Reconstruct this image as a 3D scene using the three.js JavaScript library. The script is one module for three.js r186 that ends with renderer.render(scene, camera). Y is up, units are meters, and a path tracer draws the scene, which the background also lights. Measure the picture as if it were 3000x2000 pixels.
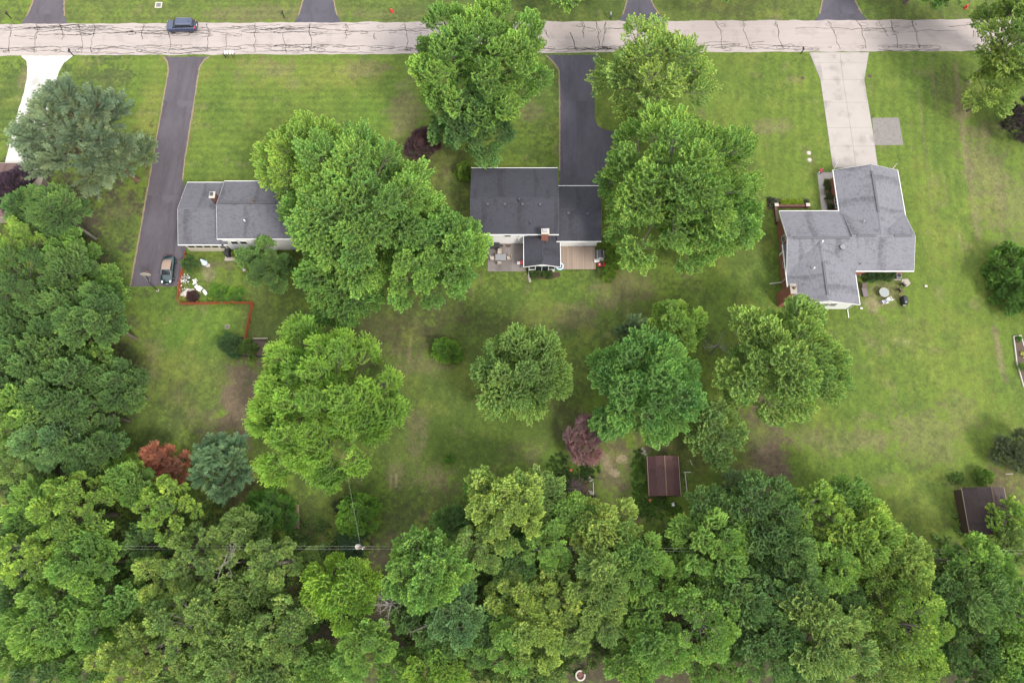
import * as THREE from 'three';
import { mergeGeometries } from 'three/addons/utils/BufferGeometryUtils.js';
import { RoundedBoxGeometry } from 'three/addons/geometries/RoundedBoxGeometry.js';

// ---------------------------------------------------------------- camera, sky, sun, exposure
const scene = new THREE.Scene();
const camera = new THREE.PerspectiveCamera(53.13, 3000 / 2000, 0.5, 4000);
camera.position.set(0, 90, 0);                       // a drone 90 m up; x east, -z towards the street
camera.rotation.set(THREE.MathUtils.degToRad(-74), 0, 0);
const renderer = new THREE.WebGLRenderer({ antialias: true });
renderer.setSize(1024, 682);
renderer.toneMapping = THREE.LinearToneMapping;
renderer.toneMappingExposure = 3.2;
renderer.shadowMap.enabled = true;
{ // overcast sky: brighter overhead, soft cloud mottling
  const w = 256, h = 128, d = new Float32Array(w * h * 4);
  for (let j = 0; j < h; j++) for (let i = 0; i < w; i++) {
    const el = ((j + 0.5) / h - 0.5) * Math.PI, az = (i / w) * Math.PI * 2;
    const up = Math.max(0, Math.sin(el));
    let v = 0.28 + 0.56 * up;
    v *= 1 + 0.04 * Math.sin(az * 3 + Math.sin(el * 7) * 2) + 0.03 * Math.sin(az * 7 + el * 19);
    if (el < 0) v = 0.2;
    d.set([v * 0.985, v, v * 1.035, 1], (j * w + i) * 4);
  }
  const sky = new THREE.DataTexture(d, w, h, THREE.RGBAFormat, THREE.FloatType);
  sky.mapping = THREE.EquirectangularReflectionMapping; sky.magFilter = THREE.LinearFilter; sky.needsUpdate = true;
  scene.background = sky; scene.environment = sky;
}
const sun = new THREE.DirectionalLight(new THREE.Color(1, 0.95, 0.86), 1.5);
sun.position.set(62, 100, 30); sun.target.position.set(0, 0, -35); scene.add(sun, sun.target);
sun.castShadow = true; sun.shadow.radius = 26; sun.shadow.mapSize.set(4096, 4096);
Object.assign(sun.shadow.camera, { left: -110, right: 110, top: 90, bottom: -90, near: 1, far: 320 });

// ---------------------------------------------------------------- helpers
const mul32 = (a) => () => { a |= 0; a = a + 0x6D2B79F5 | 0; let t = Math.imul(a ^ a >>> 15, 1 | a); t = t + Math.imul(t ^ t >>> 7, 61 | t) ^ t; return ((t ^ t >>> 14) >>> 0) / 4294967296; };
const V = (x, y, z) => new THREE.Vector3(x, y, z);
const clamp = (x, a, b) => Math.min(b, Math.max(a, x));
const smooth = (a, b, x) => { const t = clamp((x - a) / (b - a), 0, 1); return t * t * (3 - 2 * t); };
const hash = (i, j) => { let n = Math.imul(i, 374761393) + Math.imul(j, 668265263) | 0; n = Math.imul(n ^ n >>> 13, 1274126177); return ((n ^ n >>> 16) >>> 0) / 4294967296; };
function vnoise(x, y) {
  const i = Math.floor(x), j = Math.floor(y); let u = x - i, v = y - j; u = u * u * (3 - 2 * u); v = v * v * (3 - 2 * v);
  const a = hash(i, j), b = hash(i + 1, j), c = hash(i, j + 1), d = hash(i + 1, j + 1);
  return a + (b - a) * u + (c - a) * v + (a - b - c + d) * u * v;
}
const fbm = (x, y, o = 4) => { let s = 0, a = 0.5, t = 0; for (let k = 0; k < o; k++) { s += a * vnoise(x, y); t += a; x = x * 2.03 + 17.1; y = y * 2.03 + 9.7; a *= 0.5; } return s / t; };
const lin = (r, g, b) => new THREE.Color().setRGB(r, g, b);
const toS = (c) => 255 * (c <= 0.0031308 ? 12.92 * c : 1.055 * Math.pow(c, 1 / 2.4) - 0.055);
function dataTex(w, h, fn, color = true) {            // fn(i, j) -> [r, g, b] linear
  const d = new Uint8Array(w * h * 4);
  for (let j = 0; j < h; j++) for (let i = 0; i < w; i++) {
    const c = fn(i, j), k = (j * w + i) * 4;
    for (let n = 0; n < 3; n++) d[k + n] = clamp(color ? toS(c[n]) : c[n] * 255, 0, 255);
    d[k + 3] = 255;
  }
  const t = new THREE.DataTexture(d, w, h); t.wrapS = t.wrapT = THREE.RepeatWrapping; t.magFilter = THREE.LinearFilter; t.minFilter = THREE.LinearMipmapLinearFilter; t.generateMipmaps = true;
  if (color) t.colorSpace = THREE.SRGBColorSpace; t.needsUpdate = true; return t;
}
const names = {};
const numbered = (n) => { const k = names[n] = (names[n] ?? -1) + 1; return k ? `${n}_${String(k).padStart(3, '0')}` : n; };
function put(name, geometry, material, parent) {      // a named mesh under its thing
  const m = new THREE.Mesh(geometry, material); m.name = name; m.castShadow = m.receiveShadow = true; parent.add(m); return m;
}
function tag(o, label, category, group) { o.userData.label = label; o.userData.category = category; if (group) o.userData.group = group; return o; }
function thing(name, label, category, [x, y, z] = [0, 0, 0], turn = 0, group) {
  const o = new THREE.Group(); o.name = numbered(name); o.position.set(x, y, z); o.rotation.y = turn; scene.add(o); return tag(o, label, category, group);
}
function struct(name, geometry, material, parent = scene) { const m = put(parent === scene ? numbered(name) : name, geometry, material, parent); if (parent === scene) m.userData.kind = 'structure'; return m; }
const at = (g, x, y, z, ry = 0, rx = 0, rz = 0) => { if (rx) g.rotateX(rx); if (rz) g.rotateZ(rz); if (ry) g.rotateY(ry); return g.translate(x, y, z); };
const box = (w, h, d, x = 0, y = 0, z = 0, ry = 0, rx = 0, rz = 0) => at(new THREE.BoxGeometry(w, h, d), x, y, z, ry, rx, rz);
const rbox = (w, h, d, r, x = 0, y = 0, z = 0, ry = 0, rx = 0, rz = 0) => at(new RoundedBoxGeometry(w, h, d, 2, r), x, y, z, ry, rx, rz);
const cyl = (r0, r1, h, x = 0, y = 0, z = 0, n = 16) => new THREE.CylinderGeometry(r0, r1, h, n).translate(x, y, z);
const merge = (list) => mergeGeometries(list.map((g) => { const q = g.index ? g.toNonIndexed() : g; for (const k of Object.keys(q.attributes)) if (!['position', 'normal', 'uv'].includes(k)) q.deleteAttribute(k); return q; }));
function bar(a, b, r, n = 6) { const d = b.clone().sub(a), g = new THREE.CylinderGeometry(r, r, d.length(), n); g.applyQuaternion(new THREE.Quaternion().setFromUnitVectors(V(0, 1, 0), d.clone().normalize())); const m = a.clone().add(b).multiplyScalar(0.5); return g.translate(m.x, m.y, m.z); }
function sheet(pts, y) {                              // flat polygon on the ground, uv in metres
  const s = new THREE.Shape(pts.map(([x, z]) => new THREE.Vector2(x, -z))), g = new THREE.ShapeGeometry(s); g.rotateX(-Math.PI / 2); g.translate(0, y, 0);
  const p = g.attributes.position, u = g.attributes.uv; for (let i = 0; i < p.count; i++) u.setXY(i, p.getX(i), p.getZ(i)); return g;
}
function slab(pts, y0, y1, bevel = 0.012) {           // polygon with thickness
  const s = new THREE.Shape(pts.map(([x, z]) => new THREE.Vector2(x, -z)));
  const g = new THREE.ExtrudeGeometry(s, { depth: y1 - y0 - 2 * bevel, bevelEnabled: bevel > 0, bevelSize: bevel, bevelThickness: bevel, bevelOffset: -bevel, bevelSegments: 1 });
  g.rotateX(-Math.PI / 2); g.translate(0, y0 + bevel, 0);
  const p = g.attributes.position, u = g.attributes.uv; for (let i = 0; i < p.count; i++) u.setXY(i, p.getX(i), p.getZ(i)); return g;
}
function quads(list) {                                // list of [a, b, c, d, uv?]: flat four-sided faces
  const P = [], U = [], I = [];
  for (const [a, b, c, d, uv] of list) { const k = P.length / 3; for (const v of [a, b, c, d]) P.push(v.x, v.y, v.z); for (const v of uv ?? [[0, 0], [1, 0], [1, 1], [0, 1]]) U.push(...v); I.push(k, k + 1, k + 2, k, k + 2, k + 3); }
  const g = new THREE.BufferGeometry(); g.setAttribute('position', new THREE.Float32BufferAttribute(P, 3)); g.setAttribute('uv', new THREE.Float32BufferAttribute(U, 2)); g.setIndex(I);
  const q = g.toNonIndexed(); q.computeVertexNormals(); return q;
}
function plate(a, b, c, d, t) {                       // a slab whose top face is a b c d (anticlockwise from above), t thick downwards
  const n = b.clone().sub(a).cross(d.clone().sub(a)).normalize(); if (n.y < 0) n.negate();
  const [A, B, C, D] = [a, b, c, d].map((v) => v.clone().addScaledVector(n, -t));
  const lu = a.distanceTo(b), lv = a.distanceTo(d), lu2 = d.distanceTo(c), off = b.clone().sub(a).normalize().dot(d.clone().sub(a)), o = a.x * 0.37 + a.z * 0.71;
  const uv = [[o, 0], [o + lu, 0], [o + off + lu2, lv], [o + off, lv]];
  return quads([[a, b, c, d, uv], [D, C, B, A], [A, B, b, a], [B, C, c, b], [C, D, d, c], [D, A, a, d]]);
}
function tube(pts, radii, sides = 6, caps = true) {   // tapered limb through points
  const P = [], N = [], U = [], I = [];
  for (let k = 0; k < pts.length; k++) {
    const d = (pts[k + 1] ?? pts[k]).clone().sub(pts[k - 1] ?? pts[k]).normalize(), s = Math.abs(d.y) < 0.9 ? V(0, 1, 0).cross(d).normalize() : V(1, 0, 0).cross(d).normalize(), t = d.clone().cross(s);
    for (let i = 0; i <= sides; i++) { const a = i / sides * Math.PI * 2, n = s.clone().multiplyScalar(Math.cos(a)).addScaledVector(t, Math.sin(a)); const q = pts[k].clone().addScaledVector(n, radii[k]); P.push(q.x, q.y, q.z); N.push(n.x, n.y, n.z); U.push(i / sides, k); }
  }
  const w = sides + 1; for (let k = 0; k < pts.length - 1; k++) for (let i = 0; i < sides; i++) I.push(k * w + i, k * w + i + 1, (k + 1) * w + i, k * w + i + 1, (k + 1) * w + i + 1, (k + 1) * w + i);
  const g = new THREE.BufferGeometry(); g.setAttribute('position', new THREE.Float32BufferAttribute(P, 3)); g.setAttribute('normal', new THREE.Float32BufferAttribute(N, 3)); g.setAttribute('uv', new THREE.Float32BufferAttribute(U, 2)); g.setIndex(I); return g;
}
function loft(rings) {                                // skin through closed rings of points, ends closed
  const n = rings[0].length, P = [], I = [];
  for (const r of rings) for (const p of r) P.push(p.x, p.y, p.z);
  for (let k = 0; k < rings.length - 1; k++) for (let i = 0; i < n; i++) { const j = (i + 1) % n, a = k * n + i, b = k * n + j, c = (k + 1) * n + i, d = (k + 1) * n + j; I.push(a, c, b, b, c, d); }
  for (const [k, f] of [[0, 1], [rings.length - 1, -1]]) { const c = rings[k].reduce((s, p) => s.add(p), V(0, 0, 0)).multiplyScalar(1 / n), m = P.length / 3; P.push(c.x, c.y, c.z); for (let i = 0; i < n; i++) { const a = k * n + i, b = k * n + (i + 1) % n; f > 0 ? I.push(m, a, b) : I.push(m, b, a); } }
  const g = new THREE.BufferGeometry(); g.setAttribute('position', new THREE.Float32BufferAttribute(P, 3)); g.setIndex(I); g.setAttribute('uv', new THREE.Float32BufferAttribute(new Float32Array(P.length / 3 * 2), 2)); g.computeVertexNormals(); return g;
}
const carRing = (x, hw, y0, y1, p = 4, n = 20) => Array.from({ length: n }, (_, i) => { const a = i / n * Math.PI * 2, c = Math.cos(a), s = Math.sin(a); return V(x, (y0 + y1) / 2 + (y1 - y0) / 2 * Math.sign(s) * Math.abs(s) ** (2 / p), hw * Math.sign(c) * Math.abs(c) ** (2 / p)); });
const std = (color, roughness = 0.8, extra = {}) => new THREE.MeshStandardMaterial({ color, roughness, ...extra });

// ---------------------------------------------------------------- surface textures
const shingleTex = dataTex(1024, 1024, (i, j) => {    // 10 m by 10 m of asphalt shingles, algae streaks running down the slope
  const x = i / 102.4, y = j / 102.4, row = Math.floor(y / 0.145), tab = Math.floor(x / 0.31 + hash(row, 3) * 5);
  let v = 0.78 + 0.4 * hash(tab, row) + 0.1 * (hash(i, j) - 0.5);
  const fy = y / 0.145 - row; if (fy < 0.16) v *= 0.78;
  const st = fbm(x * 1.6 + 3, y * 0.22 + 5, 4), bl = fbm(x * 0.5 + 40, y * 0.5 + 11, 3);
  v *= 1.08 - 0.3 * smooth(0.42, 0.78, st) - 0.14 * smooth(0.42, 0.75, bl);
  return [v, v * 0.995, v * 1.01];
});
const shingleBump = dataTex(512, 512, (i, j) => { const y = j / 51.2, row = Math.floor(y / 0.145), f = y / 0.145 - row, v = 0.3 + 0.6 * (1 - f) * 0.8 + 0.1 * hash(i >> 1, j >> 1); return [v, v, v]; }, false);
for (const t of [shingleTex, shingleBump]) t.repeat.set(0.1, 0.1);
const grainTex = dataTex(512, 512, (i, j) => { const v = 0.82 + 0.3 * (fbm(i / 40, j / 40, 4) - 0.5) + 0.2 * (hash(i, j) - 0.5) + 0.1; return [v, v, v]; });
const asphaltTex = dataTex(1024, 1024, (i, j) => {    // 16 m by 16 m
  const x = i / 64, y = j / 64; let v = 0.9 + 0.35 * (fbm(x * 0.35, y * 0.22, 4) - 0.5) + 0.22 * (fbm(x * 2.5 + 8, y * 1.2, 3) - 0.5) + 0.12 * (hash(i, j) - 0.5);
  const pale = smooth(0.62, 0.8, fbm(x * 0.5 + 30, y * 0.25 + 7, 4)); v *= 1 + 0.5 * pale; v *= 1 - 0.16 * smooth(0.5, 0.75, fbm(x * 1.6 + 90, y * 0.16 + 50, 5)); return [v, v * 0.985, v];
}); asphaltTex.repeat.set(1 / 16, 1 / 16);
const concreteTex = dataTex(1024, 1024, (i, j) => {   // 16 m by 16 m
  const x = i / 64, y = j / 64; let v = 0.95 + 0.16 * (fbm(x * 0.6 + 5, y * 0.6, 4) - 0.5) + 0.07 * (hash(i, j) - 0.5);
  const stain = smooth(0.48, 0.74, fbm(x * 0.45 + 60, y * 0.45 + 3, 5)); v *= 1 - 0.3 * stain; return [v, v * 0.985, v * 0.965];
}); concreteTex.repeat.set(1 / 16, 1 / 16);
const roadTex = dataTex(2048, 256, (i, j) => {        // 64 m by 8 m: worn wheel tracks run along it
  const x = i / 32, y = j / 32; let v = 0.97 + 0.1 * (fbm(x * 0.3, y * 1.2, 4) - 0.5) + 0.1 * (fbm(x * 0.25 + 9, y * 5 + 2, 3) - 0.5) + 0.07 * (hash(i, j) - 0.5); v -= 0.1 * smooth(0.55, 0.75, fbm(x * 0.8 + 70, y * 0.9, 4)); v *= 1 - 0.07 * fbm(x * 0.1 + 5, y * 3 + 40, 3);
  return [v, v * 0.975, v * 0.965];
}); roadTex.repeat.set(1 / 64, 1 / 8);
const gravelTex = dataTex(512, 512, (i, j) => { const v = 0.95 + 0.5 * (fbm(i / 26, j / 26, 5) - 0.5) + 0.5 * (hash(i >> 2, j >> 2) - 0.5) + 0.2 * (hash(i, j) - 0.5); return [v, v * 0.985, v * 0.97]; }); gravelTex.repeat.set(1 / 6, 1 / 6);   // 6 m of loose stone
const woodTex = dataTex(512, 512, (i, j) => { const v = 0.75 + 0.5 * (fbm(i / 6, j / 90, 4) - 0.2) * 0.8 + 0.1 * (hash(i, j) - 0.5); return [v, v * 0.97, v * 0.93]; });
const brickTex = dataTex(512, 512, (i, j) => {        // 2.56 m by 2.56 m
  const row = Math.floor(j / 15), c = Math.floor(i / 42 + (row % 2) * 0.5), f = i / 42 + (row % 2) * 0.5 - c, g = j / 15 - row; const v = 0.8 + 0.35 * hash(c % 12, row % 34) + 0.1 * (hash(i, j) - 0.5);
  return f < 0.06 || g < 0.14 ? [0.9, 0.95, 1.0] : [v, v * 0.92, v * 0.9];
}); brickTex.repeat.set(0.39, 0.39);

const M = {
  road: std(lin(0.298, 0.264, 0.252), 0.93, { map: roadTex }),
  ridgeVent: std(lin(0.081, 0.0794, 0.0891), 0.8), tar: std(lin(0.15, 0.134, 0.142), 0.75),
  asphaltOld: std(lin(0.0745, 0.0648, 0.0761), 0.92, { map: asphaltTex }), asphaltNew: std(lin(0.058, 0.0545, 0.069), 0.88, { map: asphaltTex }),
  whiteConcrete: std(lin(0.42, 0.412, 0.4), 0.9, { map: concreteTex }), concrete: std(lin(0.291, 0.266, 0.253), 0.92, { map: concreteTex }), patioConcrete: std(lin(0.171, 0.148, 0.143), 0.92, { map: concreteTex }),
  gravel: std(lin(0.17, 0.155, 0.147), 0.95, { map: gravelTex }), joint: std(lin(0.19, 0.172, 0.158), 0.95),
  roofGrey: std(lin(0.0915, 0.0899, 0.104), 0.9, { map: shingleTex, bumpMap: shingleBump, bumpScale: 0.012 }), roofDark: std(lin(0.032, 0.0317, 0.042), 0.9, { map: shingleTex, bumpMap: shingleBump, bumpScale: 0.012 }),
  roofLight: std(lin(0.136, 0.134, 0.151), 0.9, { map: shingleTex, bumpMap: shingleBump, bumpScale: 0.012 }), roofBrown: std(lin(0.12, 0.0727, 0.0663), 0.9, { map: shingleTex, bumpMap: shingleBump, bumpScale: 0.012 }),
  roofMaroon: std(lin(0.056, 0.023, 0.022), 0.85, { map: shingleTex, bumpMap: shingleBump, bumpScale: 0.01 }), roofUmber: std(lin(0.0389, 0.0243, 0.0243), 0.85, { map: shingleTex, bumpMap: shingleBump, bumpScale: 0.01 }),
  white: std(lin(0.661, 0.652, 0.644), 0.6), cream: std(lin(0.392, 0.347, 0.284), 0.75), tan: std(lin(0.266, 0.221, 0.183), 0.8), brick: std(lin(0.251, 0.0972, 0.0632), 0.9, { map: brickTex }), brickDark: std(lin(0.101, 0.0442, 0.0347), 0.9, { map: brickTex }),
  glass: std(lin(0.018, 0.022, 0.026), 0.06), black: std(lin(0.018, 0.018, 0.022), 0.6), darkGrey: std(lin(0.05, 0.05, 0.055), 0.6), grey: std(lin(0.158, 0.158, 0.164), 0.6), metal: std(lin(0.405, 0.405, 0.421), 0.35, { metalness: 0.8 }), galv: std(lin(0.266, 0.266, 0.278), 0.5),
  stone: std(lin(0.284, 0.253, 0.215), 0.9, { map: grainTex }), stonePale: std(lin(0.392, 0.36, 0.316), 0.9, { map: grainTex }), soil: std(lin(0.0758, 0.0537, 0.0379), 1, { map: grainTex }), mulch: std(lin(0.0632, 0.0379, 0.0266), 1, { map: grainTex }),
  fence: std(lin(0.31, 0.068, 0.028), 0.8, { map: woodTex }), deckBoards: [0.9, 1, 1.12, 0.97].map((k) => std(lin(0.266 * k, 0.208 * k, 0.171 * k), 0.85, { map: woodTex })), timber: std(lin(0.266, 0.228, 0.183), 0.85, { map: woodTex }), timberDark: std(lin(0.0316, 0.0221, 0.0177), 0.9, { map: woodTex }), brown: std(lin(0.0569, 0.0347, 0.0284), 0.7), brownWood: std(lin(0.126, 0.0758, 0.0505), 0.85, { map: woodTex }),
  red: std(lin(0.5, 0.03, 0.03), 0.45), orange: std(lin(0.5, 0.12, 0.05), 0.7), blue: std(lin(0.1, 0.36, 0.6), 0.4), paleBlue: std(lin(0.5, 0.6, 0.72), 0.8), bark: std(lin(0.13, 0.105, 0.088), 0.95, { map: grainTex }), barkGrey: std(lin(0.24, 0.21, 0.185), 0.95, { map: grainTex }), deadWood: std(lin(0.19, 0.171, 0.155), 0.95),
};

// ---------------------------------------------------------------- ground: lawns, dry patches, leaf litter, some painted tree shade
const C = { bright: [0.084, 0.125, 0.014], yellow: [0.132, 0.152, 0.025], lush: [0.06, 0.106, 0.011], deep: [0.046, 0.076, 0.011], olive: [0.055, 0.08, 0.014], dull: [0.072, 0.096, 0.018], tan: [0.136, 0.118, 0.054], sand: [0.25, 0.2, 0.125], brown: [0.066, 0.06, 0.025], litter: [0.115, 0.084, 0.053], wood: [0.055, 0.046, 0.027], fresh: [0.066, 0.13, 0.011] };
const patches = [ // x, z, radius in metres, north-south stretch, what grows or lies there (in two, tree shade), how much of it
  [0, -81.34, 92.59, 0.08, 'dull', 0.75], [-38, -80.02, 14.11, 0.12, 'tan', 0.48], [-18.98, -79.69, 8.13, 0.2, 'tan', 0.36], [10.89, -81.34, 11.99, 0.2, 'deep', 0.6], [35.37, -81.01, 6.53, 0.3, 'brown', 0.39], [-8.17, -81.34, 16.34, 0.2, 'deep', 0.5],  // right-hand deep patch paints the shade of a tree across the road
  [-11.46, -18.66, 34.83, 0.62, 'olive', 0.75], [14.19, -29.25, 18.91, 0.35, 'olive', 0.6], [-46.28, -21.96, 12.49, 0.95, 'dull', 0.75],
  [-42.38, -27.77, 5.18, 0.9, 'fresh', 0.6], [-47.08, -27.77, 3.29, 1.4, 'fresh', 0.55], [-49.13, -32.26, 4.29, 0.6, 'lush', 0.6], [-44.72, -17.26, 2.51, 1.7, 'brown', 0.35], [-36.28, -17.26, 2.74, 2.2, 'litter', 0.95], [-39.77, -14.05, 1.81, 1.5, 'litter', 0.48], [-48.99, -21.48, 2.31, 1.2, 'brown', 0.39], [-48.81, -14.05, 4.97, 0.8, 'deep', 0.55], [-35.28, -6.08, 3.09, 0.8, 'litter', 0.90],
  [-32.71, -68.88, 18.99, 0.14, 'yellow', 0.8], [-38.04, -69.5, 6.34, 0.3, 'tan', 0.54], [-21.75, -61.9, 3.62, 0.9, 'fresh', 0.5], [-17.83, -66.73, 3.14, 1, 'lush', 0.5], [-16.03, -61.31, 2.33, 2, 'tan', 0.66], [-41.43, -61.9, 6.73, 0.6, 'lush', 0.4], [-31.41, -53.74, 16.72, 0.16, 'lush', 0.55], [-22.74, -69.81, 4.23, 0.4, 'tan', 0.60],
  [-63.16, -64.91, 6.26, 1.1, 'deep', 0.8], [-55.23, -63.1, 2.19, 4, 'yellow', 0.85], [-77.14, -64.3, 3.65, 2, 'deep', 0.75], [-75.45, -67.65, 0.73, 3, 'tan', 0.72], [-61.57, -67.96, 3.68, 0.6, 'brown', 0.31],
  [-57.26, -44.29, 4.44, 1.5, 'brown', 0.55], [-57.19, -45.38, 2.23, 0.7, 'litter', 0.66], [-58.18, -37.91, 4.37, 1.6, 'deep', 0.75], [-57, -36.61, 1.07, 1, 'sand', 0.42],
  [4.68, -63.1, 3.11, 2.6, 'deep', 0.7], [3.11, -61.9, 2.07, 0.8, 'tan', 0.48], [-12.65, -53.17, 7.09, 0.5, 'brown', 0.55], [-11.99, -48.68, 7.99, 0.5, 'brown', 0.55], [3.05, -55.17, 4.58, 0.35, 'deep', 0.5],
  [32.31, -64.3, 3.65, 2, 'fresh', 0.5], [32.83, -64.3, 3.13, 2.4, 'yellow', 0.4], [36.37, -68.58, 7.38, 0.5, 'lush', 0.35], [39.63, -59.53, 3.08, 0.5, 'tan', 0.60], [43.64, -67.65, 1.58, 0.5, 'tan', 0.60], [32.77, -41.07, 4.41, 3, 'dull', 0.7], [35.4, -33.27, 2.87, 2, 'lush', 0.6],
  [62.94, -66.73, 3.15, 2, 'fresh', 0.35], [67.56, -66.12, 3.14, 1.2, 'brown', 0.39], [68.36, -61.9, 1.55, 1, 'tan', 0.84], [69.88, -50.91, 3.77, 2.4, 'tan', 0.60], [71.48, -56.61, 3.58, 1, 'brown', 0.23], [61.21, -44.29, 2.47, 4, 'yellow', 0.5], [73.5, -46.47, 4.47, 1.2, 'tan', 0.42],
  [52.07, -32.76, 2.87, 0.7, 'tan', 0.66], [50.38, -31, 1.19, 1, 'sand', 0.48], [52.58, -26.78, 8.92, 0.35, 'dull', 0.6], [53.37, -25.81, 1.87, 0.4, 'sand', 0.30], [58.1, -23.39, 8.37, 1, 'yellow', 0.35], [49.91, -21.48, 2.78, 1, 'deep', 0.4], [53.85, -17.26, 2.28, 1.3, 'deep', 0.35], [60.07, -16.34, 2.73, 1, 'tan', 0.36], [48.78, -20.06, 8.29, 0.8, 'lush', 0.4], [43.15, -12.25, 9.44, 0.22, 'tan', 0.60], [54.01, -12.7, 5.40, 0.7, 'tan', 0.42], [42.18, -8.26, 7.10, 0.5, 'lush', 0.45], [52.56, -3.94, 4.82, 1, 'deep', 0.4], [63.51, -3.94, 3.06, 1.2, 'brown', 0.66], [64.64, -7.38, 2.66, 0.6, 'mulchy', 0.5],
  [33.26, -12.25, 3.15, 2, 'litter', 0.95], [31.35, -6.51, 3.09, 1.2, 'litter', 0.95], [28.16, -10.46, 4.02, 1, 'brown', 0.55], [23.34, -11.8, 6.28, 0.7, 'brown', 0.58],
  [-12.75, -28.75, 5.19, 0.9, 'brown', 0.58], [-16.1, -29.75, 6.16, 0.8, 'brown', 0.62], [-11.59, -22.43, 3.71, 0.5, 'tan', 0.48], [-12.39, -13.15, 1.44, 2.4, 'litter', 0.60], [-9.3, -7.38, 2.66, 0.7, 'tan', 0.72], [-15.27, -7.38, 1.32, 1.8, 'tan', 0.54], [-4.49, -12.25, 7.64, 0.6, 'lush', 0.5], [1.79, -10.46, 3.13, 0.6, 'tan', 0.36], [8.2, -16.8, 3.19, 1.4, 'brown', 0.55], [8.43, -25.81, 2.81, 2, 'brown', 0.31], [-14.68, 0.68, 3.89, 1.6, 'olive', 0.9], [-8.76, -3.94, 2.63, 1, 'brown', 0.31],
  [4.78, -32.76, 7.16, 0.4, 'lush', 0.55], [8.99, -29.5, 3.31, 0.6, 'tan', 0.60], [16.74, -33.27, 3.83, 0.7, 'tan', 0.66], [12.86, -31.75, 1.91, 1, 'tan', 0.48], [3.77, -27.77, 10.36, 0.25, 'brown', 0.23],
  [12.91, -9.14, 3.12, 1.7, 'litter', 0.72], [12.27, -9.8, 0.89, 1.8, 'sand', 0.54], [14.27, -9.8, 0.72, 1.2, 'sand', 0.95], [13.53, -8.04, 0.89, 0.6, 'sand', 0.95], [17.01, -10.91, 1.34, 0.8, 'sand', 0.42], [15.31, -3.51, 2.19, 1.2, 'litter', 0.84], [16.47, -7.38, 1.06, 4, 'fresh', 0.8], [5.35, -9.58, 1.78, 1, 'fresh', 0.6], [10.13, -5.65, 1.76, 1, 'litter', 0.95], [17.5, -3.51, 2.62, 0.6, 'deep', 0.8], [18.85, -11.8, 2.69, 0.5, 'litter', 0.72],
  [-43.44, -36.35, 2.90, 0.8, 'dull', 0.6], [-42.42, -37.13, 1.06, 0.7, 'litter', 0.84], [-42.89, -35.83, 1.35, 0.8, 'sand', 0.42], [-40.63, -37.13, 1.45, 0.6, 'litter', 0.48], [-40.13, -32.76, 2.15, 0.7, 'fresh', 0.8], [-45.86, -32.76, 1.05, 2, 'brown', 0.62], [-35.15, -30.75, 2.85, 2, 'dull', 0.7],
  [-66.01, -28.26, 12.73, 2.2, 'wood', 0.92], [-33.47, 10.32, 37.65, 0.32, 'wood', 0.95], [31.3, 11.09, 37.55, 0.3, 'wood', 0.95], [-24.87, -2.66, 3.93, 1, 'olive', 0.6], [-24.14, 1.1, 0.60, 4, 'litter', 0.95], [-26, -0.56, 1.73, 1.4, 'brown', 0.55], [11.52, 15.29, 5.76, 0.5, 'wood', 0.85], [-3.29, 15.66, 3.29, 0.5, 'brown', 0.62], [46.97, 14.91, 4.94, 0.5, 'deep', 0.8],  // wood-toned patch right of the fire pit paints tree shade on open grass
].map(([x, z, r, k, c, s]) => [x, z, r, r * k, C[c] ?? [0.11, 0.07, 0.045], s]);
const strips = [ // narrow worn or mown lines: two ends, half width, colour, how much
  [66.62, -27.77, 66.6, -20.53, 0.45, 'tan', 0.90], [-13.89, -26.54, -14.11, -22.91, 0.25, 'tan', 0.72], [68.85, -70.44, 66.84, -45.38, 0.5, 'tan', 0.72], [67.8, -56.04, 67.02, -41.07, 0.6, 'tan', 0.66], [62.42, -66.73, 60.96, -44.29, 0.16, 'tan', 0.60], [65.36, -71.69, 64.48, -61.9, 0.2, 'tan', 0.60], [62.29, -56.61, 61.64, -41.07, 0.14, 'yellow', 0.6],
  [63.74, -53.17, 63.03, -37.91, 0.15, 'tan', 0.48], [64.75, -53.17, 64.1, -35.83, 0.15, 'yellow', 0.5], [58.74, -44.29, 59.59, -34.81, 0.15, 'yellow', 0.4], [62.15, -27.77, 62.33, -18.66, 0.13, 'yellow', 0.45], [63.33, -27.77, 63.43, -17.26, 0.13, 'yellow', 0.45], [64.23, -26.29, 64.62, -16.34, 0.13, 'yellow', 0.4], [2.11, -25.81, 2.11, -25.81, 0.1, 'tan', 0], [-15.07, -7.82, -15, -6.3, 0.2, 'sand', 0.48], [-15.73, -7.6, -15.74, -6.08, 0.2, 'sand', 0.42],
];
const X0 = -86, Z0 = -86, LW = 172, LD = 106;
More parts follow.
